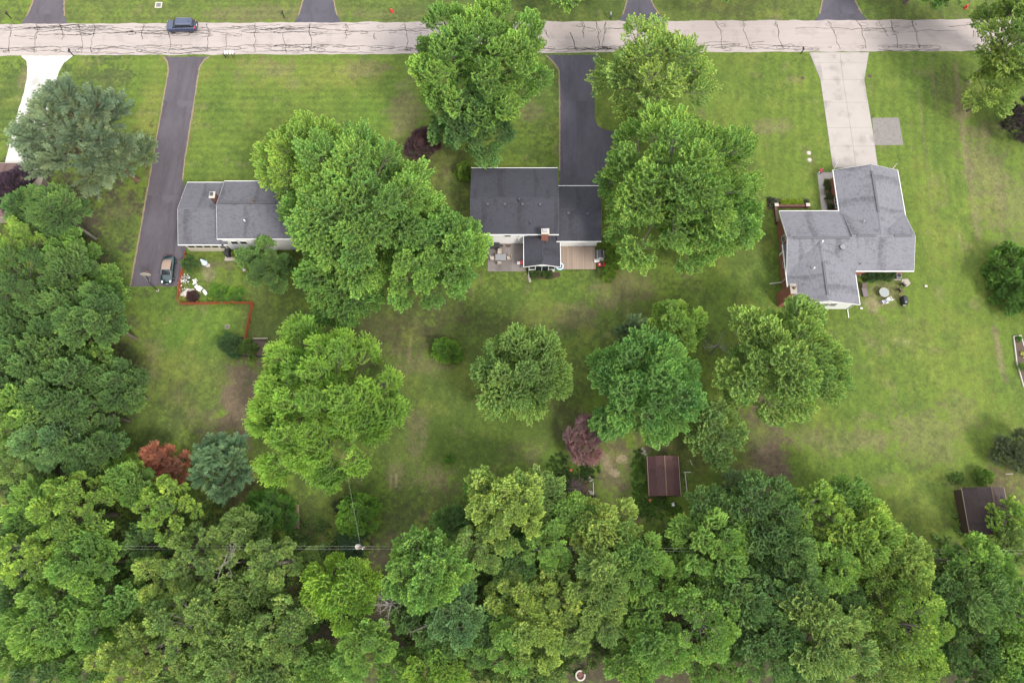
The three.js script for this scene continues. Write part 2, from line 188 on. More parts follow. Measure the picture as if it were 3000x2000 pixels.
const lawnTex = dataTex(2048, 1262, (i, j) => {
  const x = X0 + (i + 0.5) / 2048 * LW, z = Z0 + (j + 0.5) / 1262 * LD;
  const n1 = fbm(x * 0.16 + 50, z * 0.16 + 50, 4), n2 = fbm(x * 0.7 + 9, z * 0.7 + 31, 3), n3 = fbm(x * 2.6 + 70, z * 2.6, 3);
  let [r, g, b] = C.bright; const fleck = hash(i >> 1, (j >> 1) + 5000);
  const mix = (c, k) => { r += (c[0] - r) * k; g += (c[1] - g) * k; b += (c[2] - b) * k; };
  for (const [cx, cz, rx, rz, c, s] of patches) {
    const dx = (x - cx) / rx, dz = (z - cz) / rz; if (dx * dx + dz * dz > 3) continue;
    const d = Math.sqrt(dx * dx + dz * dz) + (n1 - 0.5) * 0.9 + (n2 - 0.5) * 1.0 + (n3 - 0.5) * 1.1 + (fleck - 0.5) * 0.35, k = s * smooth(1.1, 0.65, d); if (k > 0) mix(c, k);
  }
  for (const [ax, az, bx, bz, w, c, s] of strips) {
    const ux = bx - ax, uz = bz - az, l2 = ux * ux + uz * uz || 1, t = clamp(((x - ax) * ux + (z - az) * uz) / l2, 0, 1), d = Math.hypot(x - ax - ux * t, z - az - uz * t) / w + (n2 - 0.5) * 1.4 + (n3 - 0.5);
    if (d < 1.3) mix(C[c], s * smooth(1.2, 0.5, d));
  }
  mix(C.lush, 0.4 * smooth(0.56, 0.75, n1)); mix(C.yellow, 0.4 * smooth(0.56, 0.78, fbm(x * 0.3 + 200, z * 0.3, 4))); mix(C.tan, 0.4 * smooth(0.64, 0.82, fbm(x * 0.45 + 400, z * 0.45 + 90, 5))); mix(C.deep, 0.4 * smooth(0.58, 0.78, fbm(x * 0.9 + 130, z * 0.9 + 77, 4)));
  const mow = z < -51 && x < 6 ? Math.sin(z * 5.2 + n1 * 3) : x > 38 ? Math.sin(x * 4 + z * 0.5 + n1 * 9) : Math.sin(x * 3.1 + z * 0.8 + n1 * 14);   // the lay of mown swaths
  const v = (1 + (z < -50 ? 0.075 : 0.045) * mow) * (1 + 0.6 * (n3 - 0.5) + 0.3 * (n2 - 0.5)) * (0.72 + 0.56 * hash(i, j));
  return [r * v, g * v, b * v];
});
lawnTex.wrapS = lawnTex.wrapT = THREE.MirroredRepeatWrapping;
const lawnBump = dataTex(512, 512, (i, j) => { const v = 0.5 * hash(i, j) + 0.5 * hash(i >> 1, (j >> 1) + 900); return [v, v, v]; }, false); lawnBump.repeat.set(30, 18);
{
  const g = new THREE.PlaneGeometry(3000, 3000, 30, 30); g.rotateX(-Math.PI / 2);
  const p = g.attributes.position, u = g.attributes.uv; for (let i = 0; i < p.count; i++) u.setXY(i, (p.getX(i) - X0) / LW, (p.getZ(i) - Z0) / LD);
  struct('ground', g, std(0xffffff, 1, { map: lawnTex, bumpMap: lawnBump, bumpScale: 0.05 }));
}

// ---------------------------------------------------------------- street and drives
const rj = mul32(11);
const zTop = (x) => -78.52 - 0.0056 * x, zBot = (x) => -72.6 - 0.0058 * x;
{
  const top = [], bot = []; for (let x = -160; x <= 160; x += 0.5) { top.push([x, zTop(x) + (fbm(x * 0.6, 3, 4) - 0.5) * 0.4]); bot.push([x, zBot(x) + (fbm(x * 0.6, 9, 4) - 0.5) * 0.36]); }
  const road = struct('road', sheet([...bot, ...top.reverse()], 0.016), M.road);
  // tar poured into the cracks, one wandering ribbon for each
  const parts = [];
  function ribbon(pts, w) {
    const c = new THREE.CatmullRomCurve3(pts.map(([x, z]) => V(x, 0.021, z))), n = Math.max(4, Math.round(c.getLength() / 0.3)), q = c.getSpacedPoints(n), P = [], I = [];
    q.forEach((p, i) => { const d = (q[i + 1] ?? p).clone().sub(q[i - 1] ?? p).normalize(), k = w * (0.6 + 0.9 * rj()) / 2; P.push(p.x - d.z * k, p.y, p.z + d.x * k, p.x + d.z * k, p.y, p.z - d.x * k); if (i < n) I.push(2 * i, 2 * i + 1, 2 * i + 2, 2 * i + 1, 2 * i + 3, 2 * i + 2); });
    const g = new THREE.BufferGeometry(); g.setAttribute('position', new THREE.Float32BufferAttribute(P, 3)); g.setAttribute('normal', new THREE.Float32BufferAttribute(P.map((_, i) => i % 3 === 1 ? 1 : 0), 3)); g.setAttribute('uv', new THREE.Float32BufferAttribute(new Float32Array(P.length / 3 * 2), 2)); g.setIndex(I); parts.push(g);
  }
  const across = [-79.15, -75.49, -74.86, -75.49, -71.26, -75.49, -68.15, -75.49, -65.73, -75.49, -57.69, -75.49, -54.04, -75.49, -48.29, -75.49, -44.65, -75.49, -40.41, -75.49, -36.17, -75.49, -31.77, -75.49, -25.97, -75.49, -21.36, -75.49, -16.63, -75.49, 5.47, -75.49, 9.39, -75.49, 11.38, -75.49, 13.79, -75.49, 15.02, -75.49, 32.89, -75.49, 36.86, -75.49, 42.28, -75.49, 50.23, -75.49, 55.11, -75.49, 58.49, -75.49, 60.42, -75.49, 63.86, -75.49, 72.98, -75.49].filter((_, i) => i % 2 === 0);
  for (const x of across) {
    const a = rj() < 0.2 ? 0.35 : 0.02, b = rj() < 0.25 ? 0.6 : 0.98, pts = []; let dx = 0;
    for (let t = a; t <= b; t += 0.1) { dx += (rj() - 0.5) * 0.55; pts.push([x + dx + 0.8 * (t - 0.5), zTop(x) + t * (zBot(x) - zTop(x))]); }
    ribbon(pts, 0.052);
    if (rj() < 0.75) ribbon(pts.map(([u, v]) => [u + (rj() - 0.3) * 0.5, v]).slice(0, 5), 0.042);
    for (let k = 0; k < 3; k++) if (rj() < 0.8) { const t = k ? 0.86 : 0.14, r = 0.2 + rj() * 0.35, cz = zTop(x) + t * (zBot(x) - zTop(x)), cx = x + (rj() - 0.5) * 1.4; ribbon(Array.from({ length: 9 }, (_, i) => [cx + r * 1.2 * Math.cos(i * 0.8) + (rj() - 0.5) * 0.2, cz + r * 0.7 * Math.sin(i * 0.8)]), 0.036); }
  }
  function along(x0, x1, t0, t1, n) {
    for (let k = 0; k < n; k++) {
      let x = x0 + rj() * (x1 - x0), t = t0 + rj() * (t1 - t0); const len = 2 + rj() * 8, pts = [];
      for (let s = 0; s < len; s += 0.5) { pts.push([x, zTop(x) + t * (zBot(x) - zTop(x))]); x += 0.5; t = clamp(t + (rj() - 0.5) * 0.05, t0 - 0.03, t1 + 0.03); }
      if (rj() < 0.4) { pts.push([x + 0.25, zTop(x) + (t + 0.05) * 5.9]); pts.push([x - 0.1, zTop(x) + (t + 0.09) * 5.9]); pts.push([x - 1, zTop(x) + (t + 0.085) * 5.9]); }
      ribbon(pts, 0.034 + rj() * 0.026);
    }
  }
  along(-82, -30, 0.06, 0.38, 62); along(-82, -30, 0.72, 0.94, 44); along(-30, -12, 0.06, 0.3, 9); along(-30, -12, 0.78, 0.94, 12); along(3, 20, 0.82, 0.95, 12); along(3, 20, 0.1, 0.4, 5); along(28, 42, 0.7, 0.92, 12); along(40, 76, 0.1, 0.4, 9); along(52, 62, 0.8, 0.95, 7);
  const sealant = put('crack_sealant', merge(parts), M.tar, road); sealant.userData.kind = 'stuff';
}
const dryEdge = std(lin(0.2, 0.15, 0.095), 1, { map: grainTex });
function fringe(list, parent) {                       // dead grass along an edge, ragged
  const all = list.map((pts) => { const c = new THREE.CatmullRomCurve3(pts.map(([x, z]) => V(x, 0, z)), false, 'catmullrom', 0.1), n = Math.round(c.getLength() / 0.35), q = c.getSpacedPoints(n), a = [], b = []; q.forEach((p, i) => { const d = (q[i + 1] ?? p).clone().sub(q[i - 1] ?? p).normalize(); a.push([p.x - d.z * (0.05 + 0.14 * rj()), p.z + d.x * (0.05 + 0.14 * rj())]); b.push([p.x + d.z * (0.04 + 0.1 * rj()), p.z - d.x * (0.04 + 0.1 * rj())]); }); return sheet([...a, ...b.reverse()], 0.013); });
  put('dry_edge', merge(all), dryEdge, parent);
}
const ragged = (pts) => pts.flatMap(([x, z], i) => { const [u, w] = pts[(i + 1) % pts.length], n = Math.max(1, Math.round(Math.hypot(u - x, w - z) / 0.5)); return Array.from({ length: n }, (_, k) => [x + (u - x) * k / n + (k ? (rj() - 0.5) * 0.13 : 0), z + (w - z) * k / n + (k ? (rj() - 0.5) * 0.13 : 0)]); });   // crumbling edges
const drive = (pts, mat, y = 0.008) => struct('driveway', sheet(mat === M.joint ? pts : ragged(pts), y), mat);
{
  drive([[-76.6, -72.13], [-75.7, -71.31], [-75.2, -70.13], [-74.96, -68.88], [-74.84, -65.88], [-75.06, -62.5], [-75.1, -58.36], [-75.22, -54.89], [-75.45, -48.68], [-69.95, -48.68], [-70.36, -56.61], [-70.37, -61.55], [-70.37, -64.91], [-70.22, -67.22], [-70.13, -69.32], [-69.62, -70.87], [-68.37, -72.19]], M.whiteConcrete);
  const L = [[-54.34, -71.94], [-53.63, -71.06], [-53.3, -69.81], [-53.22, -68.82], [-53.36, -57.31], [-53.41, -51.02], [-53.47, -47.02], [-53.51, -41.71], [-53.61, -35.01], [-53.67, -33.83]], R = [[-46.82, -33.88], [-46.56, -39.91], [-47.72, -48.68], [-48.51, -50.52], [-48.64, -53.74], [-48.5, -69.44], [-48.36, -70.44], [-47.94, -71.31], [-47.22, -72]];
  const d1 = drive([...L, ...R], M.asphaltOld, 0.01); fringe([L, R.slice(3)], d1);
  const L2 = [[5.32, -72.25], [6.42, -71], [7.29, -69.44], [7.29, -63.7], [7.06, -52.04], [7, -48.68]], R2 = [[13.99, -48.68], [16.72, -53.74], [17.93, -57.78], [15.81, -58.6], [14.13, -58.89], [12.97, -59.65], [12.5, -61.01], [12.77, -68.88], [13, -71.06], [13.68, -72.32]];
  const d2 = drive([...L2, ...R2], M.asphaltNew, 0.009); fringe([L2.slice(0, 5)], d2);
  for (const [a, b, c, d, m] of [[-77.76, -77.94, -70.2, -77.94, -76.73, -82.66, -71.75, -82.66], [-34.58, -78.13, -26.8, -78.13, -33.55, -82.66, -28.53, -82.66], [16.49, -78.33, 24.98, -78.46, 18.42, -82.66, 22.3, -82.66], [47.75, -78.52, 56.79, -78.59, 49.73, -82.66, 54.98, -82.66]].map((q, i) => [[q[0], q[1]], [q[2], q[3]], [q[4], q[5]], [q[6], q[7]], i === 0 ? M.asphaltOld : M.asphaltNew])) {
    const dn = -96, mid = (u, v, t) => [u[0] + (v[0] - u[0]) * Math.sqrt(t), u[1] + (v[1] - u[1]) * t], ext = (u) => [u[0], dn];
    const l = [[a[0] - 0.2, a[1] + 0.5], mid(a, c, 0.35), mid(a, c, 0.75), c, ext(c)], r = [ext(d), d, mid(b, d, 0.75), mid(b, d, 0.35), [b[0] + 0.2, b[1] + 0.5]];
    const dr = drive([...l, ...r], m, 0.007); fringe([l.slice(1, 4), r.slice(1, 4)], dr);
  }
  // slabbed concrete drive of the brick house: each pour is a slab of its own
  const base = drive([[46.41, -72.76], [47.55, -67.78], [47.53, -52.6], [54.19, -52.6], [54.32, -67.65], [55.8, -72.82]], M.joint, 0.006);
  const rows = [[46.51, -72.69, 55.74, -72.76], [46.93, -70.87, 55.2, -70.87], [47.55, -67.78, 54.33, -67.78], [47.56, -63.7, 54.33, -63.7], [47.57, -59.3, 54.32, -59.36], [47.53, -56.15, 54.26, -56.15], [47.51, -52.49, 54.18, -52.49]];
  rows.slice(0, -1).forEach(([ax, az, bx, bz], i) => {
    const [cx, cz, dx, dz] = rows[i + 1], m1 = (ax + bx) / 2 + 0.1, m2 = (cx + dx) / 2 + 0.1, e = 0.018, z1 = (az + bz) / 2, z2 = (cz + dz) / 2;
    put('concrete_slab', slab([[ax, az + e], [cx, cz - e], [m2 - e, z2 - e], [m1 - e, z1 + e]], 0.004, 0.03 + 0.004 * rj(), 0.006), M.concrete, base);
    put('concrete_slab', slab([[m1 + e, z1 + e], [m2 + e, z2 - e], [dx, dz - e], [bx, bz + e]], 0.004, 0.03 + 0.004 * rj(), 0.006), M.concrete, base);
  });
  struct('gravel_pad', sheet([[54.56, -61.01], [58.6, -61.07], [58.57, -56.33], [54.18, -56.33]], 0.008), M.gravel);
  // front walk of the brick house, flag by flag
  const wk = struct('walkway', sheet([[45.06, -51.81], [47.52, -51.81], [47.54, -50.74], [45.78, -50.74], [45.75, -45.38], [44.96, -45.38]], 0.006), M.joint);
  const P = (t) => [[45.14, -51.7], [44.99, -45.27]].reduce((a, b) => [a[0] + (b[0] - a[0]) * t, a[1] + (b[1] - a[1]) * t]);
  for (let k = 0; k < 6; k++) { const a = P(k / 6), b = P((k + 1) / 6); put('paving_slab', slab([[a[0], a[1] + 0.01], [b[0], b[1] - 0.01], [b[0] + 0.85, b[1] - 0.01], [a[0] + 0.85, a[1] + 0.01]], 0.003, 0.035, 0.006), M.concrete, wk); }
  for (let k = 0; k < 2; k++) { const [x, z] = [45.14, -51.7]; put('paving_slab', slab([[x + 0.87 + k * 0.95, z + 0.01], [x + 0.87 + k * 0.95, z + 1.0], [x + 1.8 + k * 0.95, z + 1.0], [x + 1.8 + k * 0.95, z + 0.01]], 0.003, 0.034, 0.006), M.concrete, wk); }
}
console.log('ground done');

// ---------------------------------------------------------------- buildings
// one gabled wing: roof outline x0..x1, z0..z1 at the eaves; ridge along 'x' or 'z'
function wing(house, o) {
  const { x0, x1, z0, z1, eave, ridge, axis, wallMat, roofMat, overEave = 0.45, overRake = 0.3, trim = M.white, rakes = [1, 1], eaves = [1, 1] } = o, al = axis === 'x';
  const s0 = al ? z0 : x0, s1 = al ? z1 : x1, l0 = al ? x0 : z0, l1 = al ? x1 : z1, rp = o.ridgeAt ?? (s0 + s1) / 2, t = 0.1;
  const pt = (l, s, y) => al ? V(l, y, s) : V(s, y, l);
  const slopes = [];
  for (const [k, s] of [[0, s0], [1, s1]]) {
    const a = pt(l0, s, eave), b = pt(l1, s, eave), c = pt(l1, rp, ridge), d = pt(l0, rp, ridge);
    slopes.push(put('roof', plate(a, b, c, d, t), roofMat, house));
    if (eaves[k]) { const g = al ? box(l1 - l0 + 0.04, 0.2, 0.07, (l0 + l1) / 2, eave - 0.09, s + (k ? 0.04 : -0.04)) : box(0.07, 0.2, l1 - l0 + 0.04, s + (k ? 0.04 : -0.04), eave - 0.09, (l0 + l1) / 2); put('gutter', g, trim, house); }
  }
  [l0, l1].forEach((l, k) => { // bargeboards
    if (!rakes[k]) return; const e = k ? 1 : -1;
    for (const s of [s0, s1]) { const a = pt(l + e * 0.002, s, eave - 0.02), b = pt(l + e * 0.034, s, eave - 0.02), c = pt(l + e * 0.034, rp, ridge - 0.02), d = pt(l + e * 0.002, rp, ridge - 0.02); put('bargeboard', plate(a, b, c, d, 0.2), o.rakeTrim ?? trim, house); }
  });
  { const w = 0.14, h = (ridge - eave) / Math.abs(s1 - rp) * w, g = merge([plate(pt(l0, rp - w, ridge - h + 0.02), pt(l1, rp - w, ridge - h + 0.02), pt(l1, rp, ridge + 0.02), pt(l0, rp, ridge + 0.02), 0.03), plate(pt(l0, rp + w, ridge - h + 0.02), pt(l1, rp + w, ridge - h + 0.02), pt(l1, rp, ridge + 0.02), pt(l0, rp, ridge + 0.02), 0.03)]); put('ridge_cap', g, roofMat, house); }
  // walls: the gable profile drawn out along the wing
  const w0 = s0 + overEave, w1 = s1 - overEave, k0 = (ridge - eave) / (rp - s0), k1 = (ridge - eave) / (s1 - rp), y = (s) => (s < rp ? eave + (s - s0) * k0 : eave + (s1 - s) * k1) - 0.14;
  const prof = [[w0, 0], [w1, 0], [w1, y(w1)], [rp, ridge - 0.14], [w0, y(w0)]], m0 = l0 + (o.wall0 ?? overRake), m1 = l1 - (o.wall1 ?? overRake);
  const sh = new THREE.Shape(prof.map(([s, h]) => new THREE.Vector2(s, h))), g = new THREE.ExtrudeGeometry(sh, { depth: m1 - m0, bevelEnabled: false });
  if (al) { g.rotateY(Math.PI / 2); g.scale(1, 1, -1); g.translate(m0, 0, 0); const ix = g.index; g.attributes.position.needsUpdate = true; flip(g); } else g.translate(0, 0, m0);
  put('wall', g, wallMat, house);
  return { w0, w1, m0, m1 };
}
function flip(g) { const p = g.attributes.position, u = g.attributes.uv; for (let i = 0; i < p.count; i += 3) { for (const a of [p, u]) { const n = a.itemSize; for (let k = 0; k < n; k++) { const t = a.array[(i + 1) * n + k]; a.array[(i + 1) * n + k] = a.array[(i + 2) * n + k]; a.array[(i + 2) * n + k] = t; } } } g.computeVertexNormals(); }
// a window on a wall facing south, west, east or north: frame ring, bars, and panes set back
function windowOn(house, face, x, y, z, w, h, cols = 1, rows = 1, frameMat = M.white, depth = 0.06, name = 'window') {
  const f = 0.06, g = [box(w, f, depth, 0, h / 2 - f / 2), box(w, f, depth, 0, -h / 2 + f / 2), box(f, h - 2 * f, depth, -w / 2 + f / 2), box(f, h - 2 * f, depth, w / 2 - f / 2)];
  for (let c = 1; c < cols; c++) g.push(box(0.06, h - 2 * f, depth * 0.9, -w / 2 + w * c / cols)); for (let r = 1; r < rows; r++) g.push(box(w - 2 * f, 0.05, depth * 0.8, 0, -h / 2 + h * r / rows));
  const turn = { s: 0, e: Math.PI / 2, n: Math.PI, w: -Math.PI / 2 }[face], frame = put(name, merge(g), frameMat, house);
  frame.position.set(x, y, z); frame.rotation.y = turn;
  const pw = (w - 2 * f) / cols - 0.02, ph = (h - 2 * f) / rows - 0.02;
  for (let c = 0; c < cols; c++) for (let r = 0; r < rows; r++) put('pane', box(pw, ph, 0.02, -w / 2 + f + (c + 0.5) * (w - 2 * f) / cols, -h / 2 + f + (r + 0.5) * (h - 2 * f) / rows, 0.002), M.glass, frame);
  return frame;
}
function chimney(house, x, z, w, d, y0, y1, mat, cap = M.stonePale, flue = M.darkGrey) {
  const c = put('chimney', box(w, y1 - y0, d, x, (y0 + y1) / 2, z), mat, house); put('chimney_cap', rbox(w + 0.14, 0.14, d + 0.14, 0.02, x, y1 + 0.07, z), cap, c); put('flue', box(w * 0.55, 0.22, d * 0.55, x - w * 0.08, y1 + 0.25, z - d * 0.08), flue, c); return c;
}
const roofY = (o, s) => { const rp = o.ridgeAt ?? (o.axis === 'x' ? (o.z0 + o.z1) / 2 : (o.x0 + o.x1) / 2), a = o.axis === 'x' ? o.z0 : o.x0, b = o.axis === 'x' ? o.z1 : o.x1; return s < rp ? o.eave + (s - a) / (rp - a) * (o.ridge - o.eave) : o.eave + (b - s) / (b - rp) * (o.ridge - o.eave); };
const pipe = (house, o, x, z, r = 0.06, h = 0.4, mat = M.darkGrey, name = 'vent_pipe') => { const y = roofY(o, o.axis === 'x' ? z : x); return put(name, cyl(r, r * 1.25, h + 0.2, x, y + h / 2 - 0.05, z, 10), mat, house); };
const vent = (house, o, x, z, s = 0.38) => { const y = roofY(o, o.axis === 'x' ? z : x); return put('roof_vent', rbox(s, 0.22, s, 0.03, x, y + 0.06, z), M.darkGrey, house); };

{ // grey split-level house by the old driveway
  const h = thing('house', 'split-level house with weathered grey roof, white chimney cap and cream sunroom beside purple-grey drive', 'house');
  const A = { x0: -46.3, x1: -40.0, z0: -48.55, z1: -38.95, eave: 2.8, ridge: 4.3, axis: 'x', wallMat: M.cream, roofMat: M.roofGrey, rakes: [1, 0], overEave: 0.35, overRake: 0.35 }; wing(h, A);
  const B = { x0: -40.25, x1: -28.5, z0: -47.85, z1: -39.1, eave: 4.4, ridge: 5.9, axis: 'x', wallMat: M.white, roofMat: M.roofGrey, overEave: 0.3, overRake: 0.2 }; wing(h, B);
  put('roof', plate(V(-40.3, 2.8, -38.95), V(-39.45, 2.8, -38.95), V(-39.45, 3.35, -40.6), V(-40.3, 3.35, -40.6), 0.1), M.roofGrey, h);
  put('gutter', box(0.86, 0.2, 0.07, -39.87, 2.71, -38.91), M.white, h);
  put('foundation_skirt', box(5.5, 0.9, 0.1, -43.1, 0.45, -39.22), M.cream, h);
  for (let k = 0; k < 4; k++) windowOn(h, 's', -45.1 + k * 1.12, 1.75, -39.25, 1.02, 1.35, 1, 1, M.cream);
  windowOn(h, 's', -40.75, 1.65, -39.25, 0.95, 1.9, 1, 2, M.white, 0.08, 'door');
  for (const x of [-38.6, -37.35]) windowOn(h, 's', x, 2.55, -39.37, 1.05, 0.95, 1, 1);
  windowOn(h, 's', -33.9, 2.6, -39.37, 1.3, 1.0, 2, 1);
  chimney(h, -41.05, -45.0, 0.66, 0.85, 3.6, 5.7, M.brickDark, M.stonePale, M.darkGrey);
  pipe(h, B, -35.1, -43.9, 0.1, 0.7, M.brownWood); pipe(h, B, -36.4, -41.4, 0.09, 0.25, M.white);
  put('ridge_vent', box(7.5, 0.08, 0.3, -36, 5.93, -43.75), M.darkGrey, h);
  put('doorstep', rbox(1.7, 0.18, 1.35, 0.03, -39.95, 0.09, -38.35), M.stone, h); put('doormat', box(1.15, 0.02, 0.8, -39.9, 0.192, -38.6), M.darkGrey, h);
  put('front_ledge', box(16, 0.12, 0.35, -38.2, 0.06, -48.1), M.stonePale, h);
}
{ // charcoal-roofed house in the middle
  const h = thing('house', 'white split-level house with charcoal shingle roof, brick chimney and rear sunroom', 'house');
  const A = { x0: -5.72, x1: 6.42, z0: -50.15, z1: -39.95, eave: 4.0, ridge: 5.5, ridgeAt: -44.75, axis: 'x', wallMat: M.white, roofMat: M.roofDark, rakeTrim: M.darkGrey, overEave: 0.42, overRake: 0.25 }; wing(h, A);
  const B = { x0: 6.2, x1: 12.4, z0: -48.0, z1: -39.47, eave: 2.8, ridge: 4.0, axis: 'x', wallMat: M.white, roofMat: M.roofDark, rakes: [0, 1], rakeTrim: M.darkGrey, overEave: 0.5, overRake: 0.35 }; wing(h, B);
  const S = { x0: 1.65, x1: 6.68, z0: -40.9, z1: -35.78, eave: 2.5, ridge: 3.35, axis: 'z', wallMat: M.white, roofMat: M.roofDark, rakes: [0, 1], overEave: 0.68, overRake: 0.28 }; wing(h, S);
  windowOn(h, 's', 4.16, 1.25, -36.02, 1.9, 2.1, 2, 1, M.white, 0.08, 'sliding_door'); windowOn(h, 's', 2.82, 1.6, -36.02, 0.95, 1.2); windowOn(h, 's', 5.52, 1.6, -36.02, 0.95, 1.2);
  windowOn(h, 's', -0.6, 2.7, -40.33, 0.95, 0.7); windowOn(h, 's', -4.1, 2.6, -40.33, 1.0, 0.8);
  for (const x of [-3.35, -1.0, 1.45, 3.85]) vent(h, A, x, -43.85); vent(h, B, 7.85, -43.2); vent(h, B, 10.5, -43.1, 0.3);
  pipe(h, A, 0.95, -44.3, 0.12, 0.5); pipe(h, A, 2.5, -41.3, 0.06, 0.5); pipe(h, S, 4.75, -39.0, 0.11, 0.25); pipe(h, S, 4.6, -37.3, 0.05, 0.2);
  chimney(h, 4.5, -39.7, 0.95, 0.72, 0, 5.4, M.brick, M.stonePale, M.galv);
  put('downspout', merge([bar(V(2.36, 2.4, -35.98), V(2.36, 0.15, -35.98), 0.05), bar(V(2.36, 0.12, -35.98), V(2.36, 0.08, -35.4), 0.05)]), M.white, h);
  put('conduit', merge([bar(V(1.0, 3.7, -40.2), V(1.0, 2.9, -40.2), 0.03), bar(V(1.0, 2.9, -40.2), V(0.5, 1.2, -40.2), 0.03), cyl(0.14, 0.14, 0.1, 0.95, 1.6, -40.18)]), M.galv, h);
  put('splash_block', rbox(0.32, 0.1, 1.1, 0.02, 2.45, 0.05, -35.0, 0.2), M.stone, h);
}
{ // brick ranch on the right: cross-shaped plan
  const h = thing('house', 'red brick ranch house with light grey cross-gabled roof at the slabbed concrete drive', 'house');
  const N = { x0: 46.02, x1: 55.25, z0: -50.55, z1: -39.0, eave: 2.8, ridge: 4.38, axis: 'z', wallMat: M.brick, roofMat: M.roofLight, rakes: [1, 0], overEave: 0.55, overRake: 0.3 }; wing(h, N);
  const E = { x0: 46.4, x1: 55.1, z0: -44.07, z1: -35.05, eave: 2.8, ridge: 4.43, axis: 'x', wallMat: M.brick, roofMat: M.roofLight, rakes: [0, 1], eaves: [0, 1], overEave: 0.5, overRake: 0.35 }; wing(h, E);
  const W = { x0: 37.62, x1: 47.05, z0: -44.09, z1: -34.45, eave: 2.78, ridge: 4.36, axis: 'x', wallMat: M.brick, roofMat: M.roofLight, rakes: [1, 0], eaves: [1, 0], overEave: 0.5, overRake: 0.62, wall1: 0.3 }; wing(h, W);
  const S = { x0: 37.55, x1: 47.02, z0: -39.0, z1: -30.2, eave: 2.76, ridge: 4.28, ridgeAt: 42.1, axis: 'z', wallMat: M.white, roofMat: M.roofLight, rakes: [0, 1], overEave: 0.5, overRake: 0.3 }; wing(h, S);
  put('wall', box(0.12, 2.6, 7.6, 38.02, 1.3, -34.5), M.brick, h);
  for (let k = 0; k < 3; k++) windowOn(h, 's', 41.55 + k * 1.12, 1.95, -30.46, 0.98, 1.15, 1, 2);
  windowOn(h, 'w', 38.2, 1.75, -40.3, 1.0, 1.1, 1, 2); windowOn(h, 'w', 37.93, 1.75, -36.6, 1.0, 1.1, 1, 2); windowOn(h, 'w', 46.54, 1.6, -46.2, 1.6, 1.2, 3, 1); windowOn(h, 's', 52.5, 1.7, -35.52, 1.4, 0.9, 2, 1);
  const c = put('chimney', merge([box(0.7, 4.6, 1.25, 37.45, 2.3, -31.75), box(1.0, 1.7, 1.9, 37.5, 0.85, -31.75), quads([[V(37.0, 1.7, -30.8), V(38.0, 1.7, -30.8), V(37.8, 2.6, -31.12), V(37.1, 2.6, -31.12)], [V(38.0, 1.7, -32.7), V(37.0, 1.7, -32.7), V(37.1, 2.6, -32.38), V(37.8, 2.6, -32.38)], [V(37.0, 1.7, -32.7), V(37.0, 1.7, -30.8), V(37.1, 2.6, -31.12), V(37.1, 2.6, -32.38)]])]), M.brick, h);
  put('chimney_cap', rbox(0.86, 0.12, 1.42, 0.02, 37.45, 4.66, -31.75), M.stone, c); put('flue', cyl(0.17, 0.2, 0.4, 37.5, 4.9, -31.85), M.brownWood, c);
  put('cricket', quads([[V(37.7, 3.05, -32.5), V(37.7, 3.5, -31.75), V(39.3, 3.4, -31.75), V(39.3, 3.36, -31.8)], [V(37.7, 3.5, -31.75), V(37.7, 3.05, -31.0), V(39.3, 3.36, -31.7), V(39.3, 3.4, -31.75)]]), M.roofLight, h);
  const rv = (w, d, x, y, z) => put('ridge_vent', rbox(w, 0.1, d, 0.03, x, y, z), M.ridgeVent, h);
  rv(0.32, 6.4, 50.63, 4.42, -46.3); rv(7.6, 0.32, 42.3, 4.4, -39.27); rv(2.6, 0.32, 48.4, 4.47, -39.56); rv(2.4, 0.32, 53.4, 4.47, -39.56); rv(0.32, 4.7, 42.1, 4.32, -33.4);
  pipe(h, W, 42.3, -38.7, 0.1, 0.4, M.white); pipe(h, N, 48.6, -41.9, 0.08, 0.45, M.galv); pipe(h, S, 40.8, -34.9, 0.09, 0.45, M.white); pipe(h, E, 47.6, -35.9, 0.05, 0.5, M.brownWood);
  { const y = roofY(W, -38.0); put('roof_fan', cyl(0.36, 0.34, 0.34, 45.1, y + 0.12, -38.0, 20), M.grey, h); }
  put('downspout', merge([bar(V(46.62, 2.6, -30.4), V(46.62, 0.15, -30.42), 0.05), bar(V(46.62, 0.12, -30.42), V(46.65, 0.06, -29.2), 0.06)]), M.white, h);
  put('downspout', merge([bar(V(37.9, 2.6, -34.4), V(37.9, 0.2, -34.4), 0.05), bar(V(37.9, 0.15, -34.4), V(36.2, 0.1, -34.2), 0.05)]), M.white, h);
}
{ // neighbour at the far left: only its garage corner shows
  const h = thing('house', 'house corner with brown shingle roof and tan gable wall behind purple tree', 'house');
  const A = { x0: -96, x1: -69.3, z0: -51.7, z1: -43.2, eave: 2.7, ridge: 4.2, axis: 'x', wallMat: M.tan, roofMat: M.roofBrown, overEave: 0.4, overRake: 0.1, trim: M.tan }; wing(h, A);
  put('wall', box(2.2, 2.3, 4.4, -68.5, 1.15, -47.4), M.tan, h); put('roof', plate(V(-69.6, 2.42, -45.1), V(-67.3, 2.42, -45.1), V(-67.3, 2.42, -49.7), V(-69.6, 2.42, -49.7), 0.1), M.tan, h);
}
